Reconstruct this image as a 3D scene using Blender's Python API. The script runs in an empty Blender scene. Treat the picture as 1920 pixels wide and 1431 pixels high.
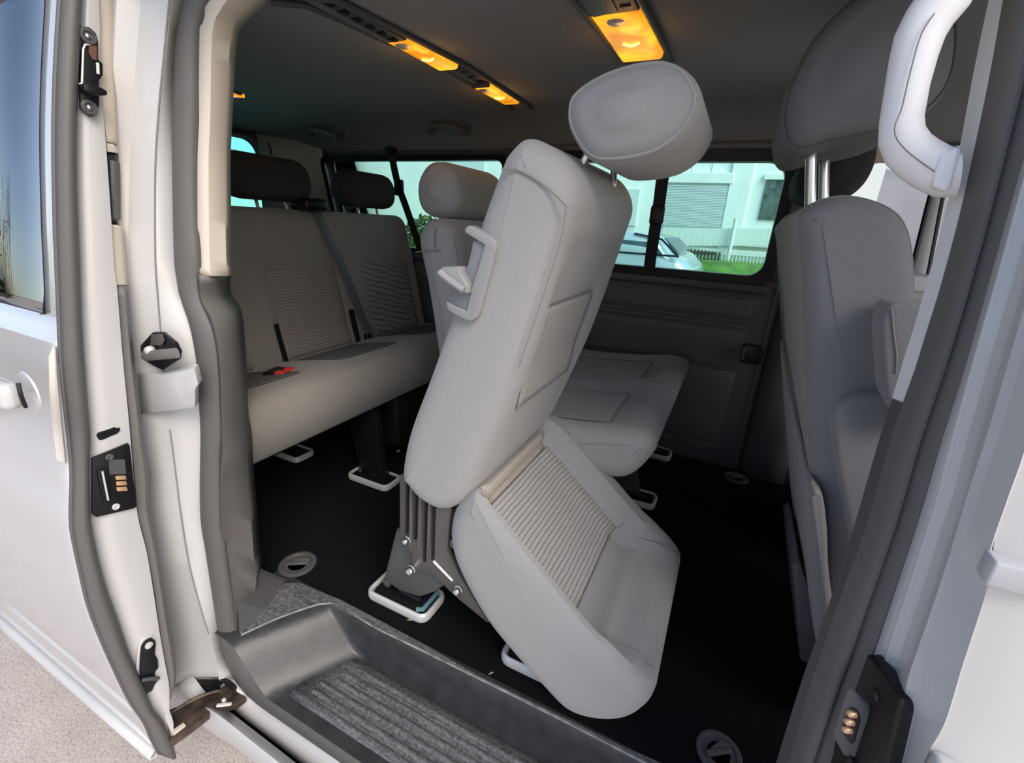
import bpy, bmesh, math, random
from mathutils import Vector, Matrix
random.seed(7)
PI = math.pi
D = bpy.data
SC = bpy.context.scene
COL = SC.collection

# ------------------------------------------------------------------ camera, world, sun, exposure
YAW, PIT, ROL = math.radians(24.774), math.radians(19.176), math.radians(-3.259)
FPX = 853.7
CAM = Vector((0, 0, .95))
fw = Vector((-math.sin(YAW)*math.cos(PIT), math.cos(YAW)*math.cos(PIT), -math.sin(PIT)))
rt = fw.cross(Vector((0, 0, 1))).normalized()
dn = fw.cross(rt)
r2 = math.cos(ROL)*rt + math.sin(ROL)*dn
d2 = -math.sin(ROL)*rt + math.cos(ROL)*dn
cd = D.cameras.new('camera'); cam = D.objects.new('camera', cd); COL.objects.link(cam)
cd.sensor_width = 36; cd.lens = 36*FPX/1920; cd.clip_start = .01
m = Matrix((r2, -d2, -fw)).transposed().to_4x4(); m.translation = CAM
cam.matrix_world = m
SC.camera = cam

W = D.worlds.new('sky'); SC.world = W; W.use_nodes = True
nt = W.node_tree; nt.nodes.clear()
sky = nt.nodes.new('ShaderNodeTexSky'); sky.sky_type = 'NISHITA'; sky.sun_disc = False
sky.sun_elevation = math.radians(38); sky.sun_rotation = math.radians(115)
sky.air_density = 1.0; sky.dust_density = 1.8; sky.ozone_density = 1.0
bg = nt.nodes.new('ShaderNodeBackground'); bg.inputs[1].default_value = .21
wo = nt.nodes.new('ShaderNodeOutputWorld')
nt.links.new(sky.outputs[0], bg.inputs[0]); nt.links.new(bg.outputs[0], wo.inputs[0])
sd = D.lights.new('sun', 'SUN'); sd.energy = 2.1; sd.angle = math.radians(30); sd.color = (1, .90, .79)
so = D.objects.new('sun', sd); COL.objects.link(so)
so.rotation_euler = Vector((.60, -.50, .80)).to_track_quat('Z', 'Y').to_euler()
so.location = (4, -4, 5)
SC.view_settings.view_transform = 'Standard'; SC.view_settings.look = 'None'
SC.view_settings.gamma = 1; SC.view_settings.use_curve_mapping = False
SC.view_settings.exposure = 0.12

# ------------------------------------------------------------------ helpers
def ray(px, py):
    a = (px-960)/FPX; b = (py-715.5)/FPX
    return r2*a + d2*b + fw
def at(px, py, ax, val):
    'the point of the plane (axis = val) seen at a pixel of the photograph'
    v = ray(px, py); t = (val-CAM[ax])/v[ax]
    return CAM + v*t
def lerp_tab(tab, z):
    if z <= tab[0][0]: return tab[0][1]
    for (a, b), (c, d) in zip(tab, tab[1:]):
        if z <= c: return b+(d-b)*(z-a)/(c-a)
    return tab[-1][1]
NEAR = [(-.2, .47), (.3, .47), (.84, .505), (1.19, .565), (1.4, .62)]
FAR = [(0, 1.995), (.5, 1.99), (.8, 1.965), (1.05, 1.915), (1.25, 1.87), (1.34, 1.82)]
def ynear(z): return lerp_tab(NEAR, z)
def yfar(z): return lerp_tab(FAR, z)
def atn(px, py, off=0.):
    y = .5+off
    for _ in range(12):
        p = at(px, py, 1, y); y = ynear(p.z)+off
    return at(px, py, 1, y)
def atf(px, py, off=0.):
    y = 1.9+off
    for _ in range(12):
        p = at(px, py, 1, y); y = yfar(p.z)+off
    return at(px, py, 1, y)
def cat(pts, n, closed=False):
    'n points evenly along a Catmull-Rom curve'
    P = [Vector(p) for p in pts]; N = len(P); out = []
    segs = N if closed else N-1
    def g(i): return P[i % N] if closed else P[max(0, min(N-1, i))]
    fine = []
    for s in range(segs):
        a, b, c, d = g(s-1), g(s), g(s+1), g(s+2)
        for k in range(10):
            t = k/10
            fine.append(.5*((2*b)+(c-a)*t+(2*a-5*b+4*c-d)*t*t+(3*b-a-3*c+d)*t**3))
    fine.append(P[0].copy() if closed else P[-1].copy())
    L = [0]
    for a, b in zip(fine, fine[1:]): L.append(L[-1]+(b-a).length)
    tot = L[-1]; j = 0
    cnt = n if closed else n-1
    for i in range(n):
        s = tot*i/cnt
        while j < len(L)-2 and L[j+1] < s: j += 1
        f = (s-L[j])/max(1e-9, L[j+1]-L[j])
        out.append(fine[j].lerp(fine[j+1], min(1, f)))
    return out
def lin(pts, n):
    P = [Vector(p) for p in pts]; L = [0]
    for a, b in zip(P, P[1:]): L.append(L[-1]+(b-a).length)
    out = []; j = 0
    for i in range(n):
        s = L[-1]*i/(n-1)
        while j < len(L)-2 and L[j+1] < s: j += 1
        out.append(P[j].lerp(P[j+1], min(1, (s-L[j])/max(1e-9, L[j+1]-L[j]))))
    return out
def zr(a, b, n): return [a+(b-a)*i/n for i in range(n+1)]
def sst(x):
    x = max(0, min(1, x)); return x*x*(3-2*x)

class MB:
    def __init__(s): s.v = []; s.f = []
    def add(s, v, f):
        o = len(s.v); s.v += [Vector(a) for a in v]; s.f += [tuple(i+o for i in q) for q in f]; return s
    def bm(s, b, M=None):
        b.verts.ensure_lookup_table(); b.verts.index_update()
        vs = [(M @ v.co if M else v.co.copy()) for v in b.verts]
        fs = [[v.index for v in f.verts] for f in b.faces]
        b.free(); return s.add(vs, fs)
    def box(s, c, size, r=0, seg=2, M=None):
        b = bmesh.new(); bmesh.ops.create_cube(b, size=1)
        for v in b.verts: v.co = Vector((v.co.x*size[0], v.co.y*size[1], v.co.z*size[2]))
        if r: bmesh.ops.bevel(b, geom=b.edges[:], offset=min(r, min(size)*.49), segments=seg, profile=.5, affect='EDGES')
        T = Matrix.Translation(Vector(c)) @ (M.to_4x4() if M else Matrix())
        return s.bm(b, T)
    def cyl(s, a, b, r, n=16, r1=None, bev=0):
        a = Vector(a); b = Vector(b); ax = (b-a).normalized()
        u = ax.orthogonal().normalized(); w = ax.cross(u); r1 = r if r1 is None else r1
        vs = []
        for p, q in ((a, r), (b, r1)):
            for i in range(n):
                t = 2*PI*i/n; vs.append(p+u*math.cos(t)*q+w*math.sin(t)*q)
        fs = [(i, (i+1) % n, n+(i+1) % n, n+i) for i in range(n)] + [tuple(range(n-1, -1, -1)), tuple(range(n, 2*n))]
        return s.add(vs, fs)
    def lathe(s, c, ax, prof, n=24):
        'prof: list of (radius, height) turned round axis ax through c'
        ax = Vector(ax).normalized(); u = ax.orthogonal().normalized(); w = ax.cross(u); c = Vector(c)
        vs = []; fs = []
        for r, h in prof:
            for i in range(n):
                t = 2*PI*i/n; vs.append(c+ax*h+(u*math.cos(t)+w*math.sin(t))*r)
        for k in range(len(prof)-1):
            for i in range(n): fs.append((k*n+i, k*n+(i+1) % n, (k+1)*n+(i+1) % n, (k+1)*n+i))
        fs.append(tuple(range(n-1, -1, -1))); fs.append(tuple((len(prof)-1)*n+i for i in range(n)))
        return s.add(vs, fs)
    def tube(s, pts, r, n=8, closed=False, smooth=0, ra=None, up=None):
        'sweep an ellipse (r across, ra along up) along pts'
        if smooth: pts = cat(pts, smooth, closed)
        P = [Vector(p) for p in pts]; N = len(P); vs = []; fs = []; prev = None
        ra = r if ra is None else ra
        for i, p in enumerate(P):
            if closed: t = P[(i+1) % N]-P[i-1]
            else: t = P[min(N-1, i+1)]-P[max(0, i-1)]
            t.normalize()
            if up is not None: u = Vector(up)-t*t.dot(Vector(up))
            elif prev is None: u = t.orthogonal()
            else: u = prev-t*t.dot(prev)
            u.normalize(); prev = u; w = t.cross(u)
            rr = r[i] if isinstance(r, (list, tuple)) else r
            r_a = ra[i] if isinstance(ra, (list, tuple)) else ra
            for k in range(n):
                a = 2*PI*k/n; vs.append(p+w*math.cos(a)*rr+u*math.sin(a)*r_a)
        for i in range(N if closed else N-1):
            j = (i+1) % N
            for k in range(n): fs.append((i*n+k, i*n+(k+1) % n, j*n+(k+1) % n, j*n+k))
        if not closed: fs += [tuple(range(n-1, -1, -1)), tuple((N-1)*n+k for k in range(n))]
        return s.add(vs, fs)
    def sheet(s, polys, closed=False):
        n = len(polys[0]); vs = [p for q in polys for p in q]; fs = []
        for i in range(len(polys)-1):
            for k in range(n-1): fs.append((i*n+k, i*n+k+1, (i+1)*n+k+1, (i+1)*n+k))
        return s.add(vs, fs)
    def slab(s, pts, d, bev=0, seg=2):
        'a flat outline pts pushed along vector d, edges rounded'
        b = bmesh.new(); vs = [b.verts.new(Vector(p)) for p in pts]; b.faces.new(vs)
        g = bmesh.ops.extrude_face_region(b, geom=b.faces[:])
        for e in g['geom']:
            if isinstance(e, bmesh.types.BMVert): e.co += Vector(d)
        bmesh.ops.recalc_face_normals(b, faces=b.faces[:])
        if bev:
            bmesh.ops.bevel(b, geom=b.edges[:], offset=bev, segments=seg, profile=.5, affect='EDGES', clamp_overlap=True)
        return s.bm(b)

OFF = {}
def link(o): COL.objects.link(o); return o
def obj(name, mb, mat, parent=None, smooth=40, solid=None, sub=0, flip=False, kind=None, label=None, recalc=True):
    me = D.meshes.new(name)
    off = OFF.get(parent.name, Vector((0, 0, 0))) if parent else Vector((0, 0, 0))
    me.from_pydata([tuple(v-off) for v in mb.v], [], mb.f)
    if recalc:
        b = bmesh.new(); b.from_mesh(me); bmesh.ops.recalc_face_normals(b, faces=b.faces[:]); b.to_mesh(me); b.free()
    if flip: me.flip_normals()
    me.materials.append(mat)
    if smooth is not None:
        for p in me.polygons: p.use_smooth = True
        try: me.set_sharp_from_angle(angle=math.radians(smooth))
        except Exception: pass
    o = link(D.objects.new(name, me))
    if parent: o.parent = parent; OFF[o.name] = off
    if solid:
        md = o.modifiers.new('thick', 'SOLIDIFY'); md.thickness = abs(solid); md.offset = -1 if solid > 0 else 1
    if sub:
        md = o.modifiers.new('sub', 'SUBSURF'); md.levels = sub; md.render_levels = sub
    if kind: o['kind'] = kind
    if label: o['label'] = label
    return o
def thing(name, loc, label, cat_, group=None):
    o = link(D.objects.new(name, None)); o.location = loc; OFF[o.name] = Vector(loc)
    o.empty_display_size = .05
    o['label'] = label; o['category'] = cat_
    if group: o['group'] = group
    return o
def tag(o, label, cat_, group=None):
    o['label'] = label; o['category'] = cat_
    if group: o['group'] = group
    return o
def struct(name, mb, mat, parent=None, label=None, **k):
    o = obj(name, mb, mat, parent, **k); o['kind'] = 'structure'
    if label: o['label'] = label
    return o

# ------------------------------------------------------------------ materials
def mat(name, col, rough=.6, metal=0, bump=None, var=None, spec=.5, coat=0, sheen=0, emit=None, trans=None):
    """bump=(scale, strength), var=(scale, amount) colour mottling"""
    m = D.materials.new(name); m.use_nodes = True; t = m.node_tree; p = t.nodes['Principled BSDF']
    c = (*col, 1)
    p.inputs['Base Color'].default_value = c; p.inputs['Roughness'].default_value = rough
    p.inputs['Metallic'].default_value = metal; p.inputs['Specular IOR Level'].default_value = spec
    p.inputs['Coat Weight'].default_value = coat; p.inputs['Coat Roughness'].default_value = .05
    p.inputs['Sheen Weight'].default_value = sheen
    tc = t.nodes.new('ShaderNodeTexCoord')
    if var:
        n = t.nodes.new('ShaderNodeTexNoise'); n.inputs['Scale'].default_value = var[0]; n.inputs['Detail'].default_value = 5
        r = t.nodes.new('ShaderNodeMapRange'); r.inputs[1].default_value = .3; r.inputs[2].default_value = .7
        r.inputs[3].default_value = 1-var[1]; r.inputs[4].default_value = 1+var[1]
        mx = t.nodes.new('ShaderNodeMix'); mx.data_type = 'RGBA'; mx.blend_type = 'MULTIPLY'; mx.inputs[0].default_value = 1
        mx.inputs[6].default_value = c
        t.links.new(tc.outputs['Object'], n.inputs[0]); t.links.new(n.outputs[0], r.inputs[0])
        t.links.new(r.outputs[0], mx.inputs[7]); t.links.new(mx.outputs[2], p.inputs['Base Color'])
    if bump:
        n = t.nodes.new('ShaderNodeTexNoise'); n.inputs['Scale'].default_value = bump[0]; n.inputs['Detail'].default_value = 3
        b = t.nodes.new('ShaderNodeBump'); b.inputs['Strength'].default_value = bump[1]; b.inputs['Distance'].default_value = .002
        t.links.new(tc.outputs['Object'], n.inputs[0]); t.links.new(n.outputs[0], b.inputs['Height']); t.links.new(b.outputs[0], p.inputs['Normal'])
    if emit:
        p.inputs['Emission Color'].default_value = (*emit[0], 1); p.inputs['Emission Strength'].default_value = emit[1]
    return m
def ribbed(name, col, axis, freq, dark=.45, warp=.006, width=.16, strength=.8):
    'woven insert: fine dark lines across one axis with a little wander, over a cloth grain'
    m = mat(name, col, .85, sheen=.2); t = m.node_tree; p = t.nodes['Principled BSDF']
    tc = t.nodes.new('ShaderNodeTexCoord')
    n = t.nodes.new('ShaderNodeTexNoise'); n.inputs['Scale'].default_value = 14; n.inputs['Detail'].default_value = 2
    mad = t.nodes.new('ShaderNodeVectorMath'); mad.operation = 'MULTIPLY_ADD'
    mad.inputs[1].default_value = (warp,)*3
    t.links.new(tc.outputs['Object'], n.inputs[0]); t.links.new(n.outputs[1], mad.inputs[0]); t.links.new(tc.outputs['Object'], mad.inputs[2])
    dot = t.nodes.new('ShaderNodeVectorMath'); dot.operation = 'DOT_PRODUCT'; dot.inputs[1].default_value = Vector(axis).normalized()*freq
    t.links.new(mad.outputs[0], dot.inputs[0])
    fr = t.nodes.new('ShaderNodeMath'); fr.operation = 'FRACT'; t.links.new(dot.outputs['Value'], fr.inputs[0])
    sb = t.nodes.new('ShaderNodeMath'); sb.operation = 'SUBTRACT'; sb.inputs[1].default_value = .5; t.links.new(fr.outputs[0], sb.inputs[0])
    ab = t.nodes.new('ShaderNodeMath'); ab.operation = 'ABSOLUTE'; t.links.new(sb.outputs[0], ab.inputs[0])
    mr = t.nodes.new('ShaderNodeMapRange'); mr.inputs[1].default_value = .02; mr.inputs[2].default_value = width; t.links.new(ab.outputs[0], mr.inputs[0])
    mx = t.nodes.new('ShaderNodeMix'); mx.data_type = 'RGBA'
    mx.inputs[6].default_value = (*[c*dark for c in col], 1); mx.inputs[7].default_value = (*col, 1)
    t.links.new(mr.outputs[0], mx.inputs[0]); t.links.new(mx.outputs[2], p.inputs['Base Color'])
    g = t.nodes.new('ShaderNodeTexNoise'); g.inputs['Scale'].default_value = 420
    t.links.new(tc.outputs['Object'], g.inputs[0])
    ad = t.nodes.new('ShaderNodeMath'); ad.operation = 'MULTIPLY_ADD'; ad.inputs[1].default_value = .5
    t.links.new(g.outputs[0], ad.inputs[0]); t.links.new(mr.outputs[0], ad.inputs[2])
    b = t.nodes.new('ShaderNodeBump'); b.inputs['Strength'].default_value = strength; b.inputs['Distance'].default_value = .002
    t.links.new(ad.outputs[0], b.inputs['Height']); t.links.new(b.outputs[0], p.inputs['Normal'])
    return m
def glass(name, tint, ior=1.45):
    m = D.materials.new(name); m.use_nodes = True; t = m.node_tree; t.nodes.clear()
    a = t.nodes.new('ShaderNodeBsdfTransparent'); a.inputs[0].default_value = (*tint, 1)
    g = t.nodes.new('ShaderNodeBsdfGlossy'); g.inputs['Roughness'].default_value = .01
    fr = t.nodes.new('ShaderNodeFresnel'); fr.inputs[0].default_value = ior
    x = t.nodes.new('ShaderNodeMixShader'); o = t.nodes.new('ShaderNodeOutputMaterial')
    t.links.new(fr.outputs[0], x.inputs[0]); t.links.new(a.outputs[0], x.inputs[1]); t.links.new(g.outputs[0], x.inputs[2]); t.links.new(x.outputs[0], o.inputs[0])
    return m

CLOTH = mat('seat_cloth', (.335, .331, .33), .9, bump=(350, .25), var=(90, .025), sheen=.25)
CLOTHB = mat('shaded_bench_cloth', (.25, .235, .22), .9, bump=(350, .25), var=(90, .025), sheen=.2)  # same cloth as the other seats, darkened to put cabin shade into its colour
CLOTHD = mat('front_seat_cloth', (.195, .197, .208), .9, bump=(350, .25), var=(90, .025), sheen=.2)
SEAM = mat('seam_thread', (.245, .24, .235), .9)
SEAMD = mat('dark_seam_thread', (.07, .07, .075), .9)
SEAML = mat('piping_cloth', (.36, .35, .34), .8)
HRDARK = mat('headrest_cloth', (.30, .295, .29), .9, bump=(350, .25), sheen=.2)
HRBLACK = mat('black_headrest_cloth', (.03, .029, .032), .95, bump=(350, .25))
PLAST = mat('grey_plastic', (.30, .30, .31), .45, bump=(600, .1))
TRIMG = mat('grey_trim_plastic', (.16, .155, .15), .5, bump=(700, .12))
DTRIM = mat('dark_trim_plastic', (.085, .085, .09), .5, bump=(700, .15))
BLACK = mat('black_plastic', (.009, .009, .011), .4, bump=(500, .1), spec=.35)
STEEL = mat('painted_bracket_steel', (.10, .092, .088), .45)
CHROME = mat('chrome', (.80, .80, .80), .16, 1)
SATIN = mat('satin_aluminium', (.72, .72, .71), .34, .3)
RUBBER = mat('rubber_seal', (.115, .112, .11), .55, bump=(300, .2))
PAINT = mat('silver_white_paint', (.56, .565, .575), .3, 0, coat=.6)
PAINTD = mat('door_skin_paint', (.66, .665, .68), .16, .15, coat=1)
CREAM = mat('cream_trim', (.66, .60, .52), .6, bump=(500, .1))
WTRIM = mat('light_grey_trim', (.82, .82, .84), .5, bump=(500, .08))
CARPET = mat('black_carpet', (.007, .0075, .009), 1, bump=(500, .8), var=(300, .5), spec=.1)
HEAD = mat('headliner_cloth', (.27, .275, .275), .95, bump=(600, .2), var=(200, .05))
WALLP = mat('wall_panel_plastic', (.12, .118, .12), .55, bump=(500, .2))
BELT = mat('belt_webbing', (.012, .012, .014), .7, bump=(900, .4))
RED = mat('red_button', (.75, .04, .03), .4)
COPPER = mat('copper_contact', (.85, .55, .32), .35, .6)
TEAL = mat('teal_clip', (.10, .22, .28), .5)
GLASS = glass('tinted_glass', (.56, .97, .90))
CGLASS = glass('clear_glass', (.9, .94, .92))
BGLASS = glass('privacy_glass', (.05, .06, .06), 7.0)
LENS = mat('lamp_lens', (.34, .14, .025), .25)
def lens_glow(m):
    'frosted amber lens: the bulb behind it shows through unevenly'
    t = m.node_tree; p = t.nodes['Principled BSDF']; tc = t.nodes.new('ShaderNodeTexCoord')
    n = t.nodes.new('ShaderNodeTexNoise'); n.inputs['Scale'].default_value = 14; n.inputs['Detail'].default_value = 2
    r = t.nodes.new('ShaderNodeMapRange'); r.inputs[1].default_value = .35; r.inputs[2].default_value = .65; r.inputs[3].default_value = .6; r.inputs[4].default_value = 1.7
    t.links.new(tc.outputs['Object'], n.inputs[0]); t.links.new(n.outputs[0], r.inputs[0]); t.links.new(r.outputs[0], p.inputs['Emission Strength'])
    p.inputs['Emission Color'].default_value = (1, .36, .012, 1)
lens_glow(LENS)
LENSH = mat('lamp_filament_glow', (1, .8, .4), .2, emit=((1, .62, .12), 3))
def ground_mat():
    m = mat('pinkish_concrete', (.46, .40, .365), .95, bump=(90, .5)); t = m.node_tree; p = t.nodes['Principled BSDF']
    tc = t.nodes.new('ShaderNodeTexCoord')
    a = t.nodes.new('ShaderNodeTexNoise'); a.inputs['Scale'].default_value = 160; a.inputs['Detail'].default_value = 6
    b = t.nodes.new('ShaderNodeTexNoise'); b.inputs['Scale'].default_value = 9; b.inputs['Detail'].default_value = 6
    r = t.nodes.new('ShaderNodeValToRGB'); r.color_ramp.elements[0].position = .3; r.color_ramp.elements[0].color = (.40, .35, .32, 1)
    r.color_ramp.elements[1].position = .55; r.color_ramp.elements[1].color = (.74, .66, .61, 1)
    mx = t.nodes.new('ShaderNodeMix'); mx.data_type = 'RGBA'; mx.blend_type = 'MULTIPLY'; mx.inputs[0].default_value = .35
    for q in (a, b): t.links.new(tc.outputs['Object'], q.inputs[0])
    t.links.new(a.outputs[0], r.inputs[0]); t.links.new(r.outputs[0], mx.inputs[6]); t.links.new(b.outputs[0], mx.inputs[7]); t.links.new(mx.outputs[2], p.inputs['Base Color'])
    return m
GROUND = ground_mat()
def step_mat_material():
    'dark grey step plastic with pale scuffs and dust in long streaks'
    m = mat('scuffed_step_plastic', (.1, .1, .105), .5); t = m.node_tree; p = t.nodes['Principled BSDF']
    tc = t.nodes.new('ShaderNodeTexCoord'); mp = t.nodes.new('ShaderNodeMapping'); mp.inputs['Scale'].default_value = (3, 40, 40)
    a = t.nodes.new('ShaderNodeTexNoise'); a.inputs['Scale'].default_value = 3; a.inputs['Detail'].default_value = 9; a.inputs['Roughness'].default_value = .75
    b = t.nodes.new('ShaderNodeTexNoise'); b.inputs['Scale'].default_value = 150; b.inputs['Detail'].default_value = 8
    t.links.new(tc.outputs['Object'], mp.inputs[0]); t.links.new(mp.outputs[0], a.inputs[0]); t.links.new(tc.outputs['Object'], b.inputs[0])
    mu = t.nodes.new('ShaderNodeMath'); mu.operation = 'MULTIPLY'; t.links.new(a.outputs[0], mu.inputs[0]); t.links.new(b.outputs[0], mu.inputs[1])
    r = t.nodes.new('ShaderNodeValToRGB'); r.color_ramp.elements[0].position = .15; r.color_ramp.elements[0].color = (.06, .062, .068, 1)
    r.color_ramp.elements[1].position = .42; r.color_ramp.elements[1].color = (.24, .24, .245, 1)
    t.links.new(mu.outputs[0], r.inputs[0]); t.links.new(r.outputs[0], p.inputs['Base Color'])
    bp = t.nodes.new('ShaderNodeBump'); bp.inputs['Strength'].default_value = .3; bp.inputs['Distance'].default_value = .002
    t.links.new(b.outputs[0], bp.inputs['Height']); t.links.new(bp.outputs[0], p.inputs['Normal'])
    return m
STEPM = step_mat_material()
STEPW = mat('dark_step_plastic', (.038, .039, .043), .38, bump=(300, .15), var=(25, .25))
RIMM = mat('worn_rim_plastic', (.22, .22, .22), .6, var=(40, .5))
GREENM = mat('lawn', (.10, .22, .04), .9, bump=(40, .8), var=(6, .4))
BARK = mat('dark_bark', (.06, .05, .045), .9)
RENDERW = mat('white_render', (.88, .89, .88), .9, var=(1.5, .05))
SHUT = mat('grey_white_shutter', (.66, .70, .74), .7)
FENCEM = mat('grey_fence', (.74, .77, .75), .8)
DFENCE = mat('dark_fence', (.05, .06, .05), .8)
CARP = mat('car_blue_white', (.45, .55, .6), .25, coat=1)
CARG = mat('car_window', (.05, .09, .1), .1)
TYRE = mat('tyre', (.03, .03, .03), .8)
EARTH = mat('earth_bank', (.16, .11, .07), .95, bump=(20, 1), var=(4, .5))
HEDGE = mat('hedge_leaf', (.05, .075, .025), .9, var=(8, .5))
HILL = mat('hazy_hill', (.27, .26, .28), .95, var=(.08, .25))

# ------------------------------------------------------------------ soft upholstery: a side profile (x, z) carried across the seat's width
class Loft:
    def __init__(s, prof, y0, y1, r, dip=None, bulge=.006, nseg=6, mid=14, xf=None, scale=False):
        s.N = len(prof); s.y0 = y0; s.y1 = y1; s.r = r; s.dip = dip or (lambda y: 0); s.bulge = bulge; s.nseg = nseg; s.mid = mid; s.xf = xf; s.scale = scale
        s.p = [(Vector((q[0], q[1])), q[2] if len(q) > 2 else 0) for q in prof]
        A = sum(a[0].x*b[0].y-b[0].x*a[0].y for a, b in zip(s.p, s.p[1:]+s.p[:1]))
        s.sg = 1 if A > 0 else -1
        s.cen = sum((q[0] for q in s.p), Vector((0, 0)))/s.N
        s.rav = sum((q[0]-s.cen).length for q in s.p)/s.N
    def c(s, u):
        i = int(math.floor(u)); t = u-i; g = lambda k: s.p[k % s.N]
        (a, wa), (b, wb), (c, wc), (d, wd) = g(i-1), g(i), g(i+1), g(i+2)
        f = lambda a, b, c, d: .5*((2*b)+(c-a)*t+(2*a-5*b+4*c-d)*t*t+(3*b-a-3*c+d)*t**3)
        return f(a, b, c, d), max(0, min(1, wb+(wc-wb)*sst(t)))
    def nrm(s, u):
        t = s.c(u+.04)[0]-s.c(u-.04)[0]; t.normalize()
        return Vector((-t.y, t.x))*s.sg      # inward
    def inset(s, y):
        d = min(y-s.y0, s.y1-y)
        if d >= s.r: return 0
        d = max(0, d); return s.r-math.sqrt(max(0, s.r*s.r-(s.r-d)**2))
    def pt(s, u, y, lift=0):
        p, w = s.c(u); n = s.nrm(u)
        q = p+n*(w*s.dip(y)+s.inset(y)-lift) if not s.scale else s.cen+(p-s.cen)*(1-s.inset(y)/s.rav)-n*lift
        v = Vector((q.x, y, q.y))
        return s.xf(v) if s.xf else v
    def ring(s, y, lift=0):
        return [s.pt(k/s.nseg, y, lift) for k in range(s.N*s.nseg)]
    def mesh(s):
        ys = []; K = 5
        for k in range(K): ys.append(s.y0+s.r*(1-math.cos(PI/2*k/K)))
        for k in range(s.mid+1): ys.append(s.y0+s.r+(s.y1-s.y0-2*s.r)*k/s.mid)
        for k in range(K-1, -1, -1): ys.append(s.y1-s.r*(1-math.cos(PI/2*k/K)))
        R = [s.ring(y) for y in ys]; n = len(R[0]); vs = [p for q in R for p in q]; fs = []
        for i in range(len(R)-1):
            for k in range(n): fs.append((i*n+k, i*n+(k+1) % n, (i+1)*n+(k+1) % n, (i+1)*n+k))
        for end, sgn in ((0, -1), (len(R)-1, 1)):
            base = R[end]; cen = sum(base, Vector())/n; prev = [end*n+k for k in range(n)]
            for f in (.88, .7, .45, .2):
                o = len(vs); vs += [cen+(p-cen)*f+Vector((0, sgn*s.bulge*(1-f*f), 0)) for p in base]
                cur = list(range(o, o+n))
                fs += [(prev[k], prev[(k+1) % n], cur[(k+1) % n], cur[k]) for k in range(n)]; prev = cur
            o = len(vs); vs.append(cen+Vector((0, sgn*s.bulge, 0)))
            fs += [(prev[k], prev[(k+1) % n], o) for k in range(n)]
        return MB().add(vs, fs)
    def patch(s, u0, u1, y0, y1, lift=.002, nu=16, ny=12):
        return MB().sheet([[s.pt(u0+(u1-u0)*i/nu, y0+(y1-y0)*k/ny, lift) for k in range(ny+1)] for i in range(nu+1)])
    def seam(s, path, r=.0016, lift=.0006, n=6):
        'thread along (u, y) points'
        P = []
        for (a, b), (c, d) in zip(path, path[1:]):
            for k in range(8): P.append(s.pt(a+(c-a)*k/8, b+(d-b)*k/8, lift))
        P.append(s.pt(*path[-1], lift))
        return MB().tube(P, r, n)
    def loop(s, y, r=.002, lift=.0005):
        return MB().tube(s.ring(y, lift), r, 6, closed=True)
def bolster(centres, half, edge, depth):
    'valley between bolsters: depth over |y-c| < half, fading over edge'
    def f(y):
        return max(depth*(1-sst((abs(y-c)-half)/edge)) for c in centres)
    return f
def prof_at(pts, y):
    out = []
    for q in pts:
        p = at(q[0], q[1], 1, y); out.append((p.x, p.z, q[2] if len(q) > 2 else 0))
    return out

# ================================================================== SETTING
# ---- ground
struct('ground', MB().box((-4, 4, -.60), (60, 70, .1)), GROUND)
# ---- cabin floor, carpet, step well
fl = MB()
RIM = [(-.90, .46), (-.888, .478), (-.787, .644)]
def rimx(y): return -.888+.608*(y-.478)
pts = [(-2.32, .50), (-.99, .50), (-.99, .655), (.16, .662), (.16, .5), (1.3, .5), (1.3, 2.0), (-2.32, 2.0)]
fl.slab([(x, y, 0) for x, y in pts], (0, 0, -.05))
floor = struct('floor', fl, CARPET, smooth=None)
# step well sheet
xs = [-.99, -.95, -.92, -.90, -.885]+[-.87+.02*i for i in range(13)]+[-.6+.1*i for i in range(8)]+[.16]
ysw = [.452, .47, .49, .51, .53, .55, .57, .59, .605, .618, .626, .632, .637, .642, .646, .650, .655, .662]
rows = []
for y in ysw:
    row = []
    for x in xs:
        a = sst((x-rimx(y)-.004)/.13); b = 1-sst((y-.634)/.014)
        row.append(Vector((x, y, .002-.112*a*b)))
    rows.append(row)
well = struct('trim_1', MB().sheet(rows), STEPW, label='scuffed dark plastic entry step well', smooth=60)
# raised ribs on the tread
tp = [[Vector((x, y, -.1085)) for y in zr(.478, .622, 6)] for x in zr(rimx(.55)+.10, .16, 10)]
obj('tread_pad', MB().sheet(tp), STEPM, well, solid=.002)
obj('rim', MB().tube([at(452, 1191, 2, .003), at(520, 1160, 2, .003), at(585, 1137, 2, .003), at(613, 1131, 2, .003), at(640, 1138, 2, .003), at(700, 1175, 2, .003), at(763, 1206, 2, .003), at(1018, 1332, 2, .003), Vector((.15, .648, .003))], .0028, 6, smooth=40), RIMM, well)
YR = [.490, .512, .534, .556, .578, .600]
for k, y in enumerate(YR):
    x0 = rimx(y)+.15+.012*(k % 2)
    o = obj('tread_rib', MB().box(((x0+.16)/2, y, -.109), (.16-x0, .014, .016), .0055, 3), STEPM, well)
# pale scuffed plastic edge by the carpet
struct('trim_2', MB().slab([at(535, 1097, 2, 0), at(560, 1095, 2, 0), at(640, 1128, 2, 0), at(760, 1192, 2, 0), at(900, 1272, 2, 0), at(1161, 1400, 2, 0), (.15, .668, 0), (.15, .648, 0), at(1018, 1332, 2, 0), at(763, 1206, 2, 0), at(613, 1131, 2, 0), at(585, 1137, 2, 0), at(452, 1190, 2, 0), at(449, 1183, 2, 0)], (0, 0, .005)), STEPM, smooth=None, label='dusty dark plastic edging along the carpet')

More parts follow.
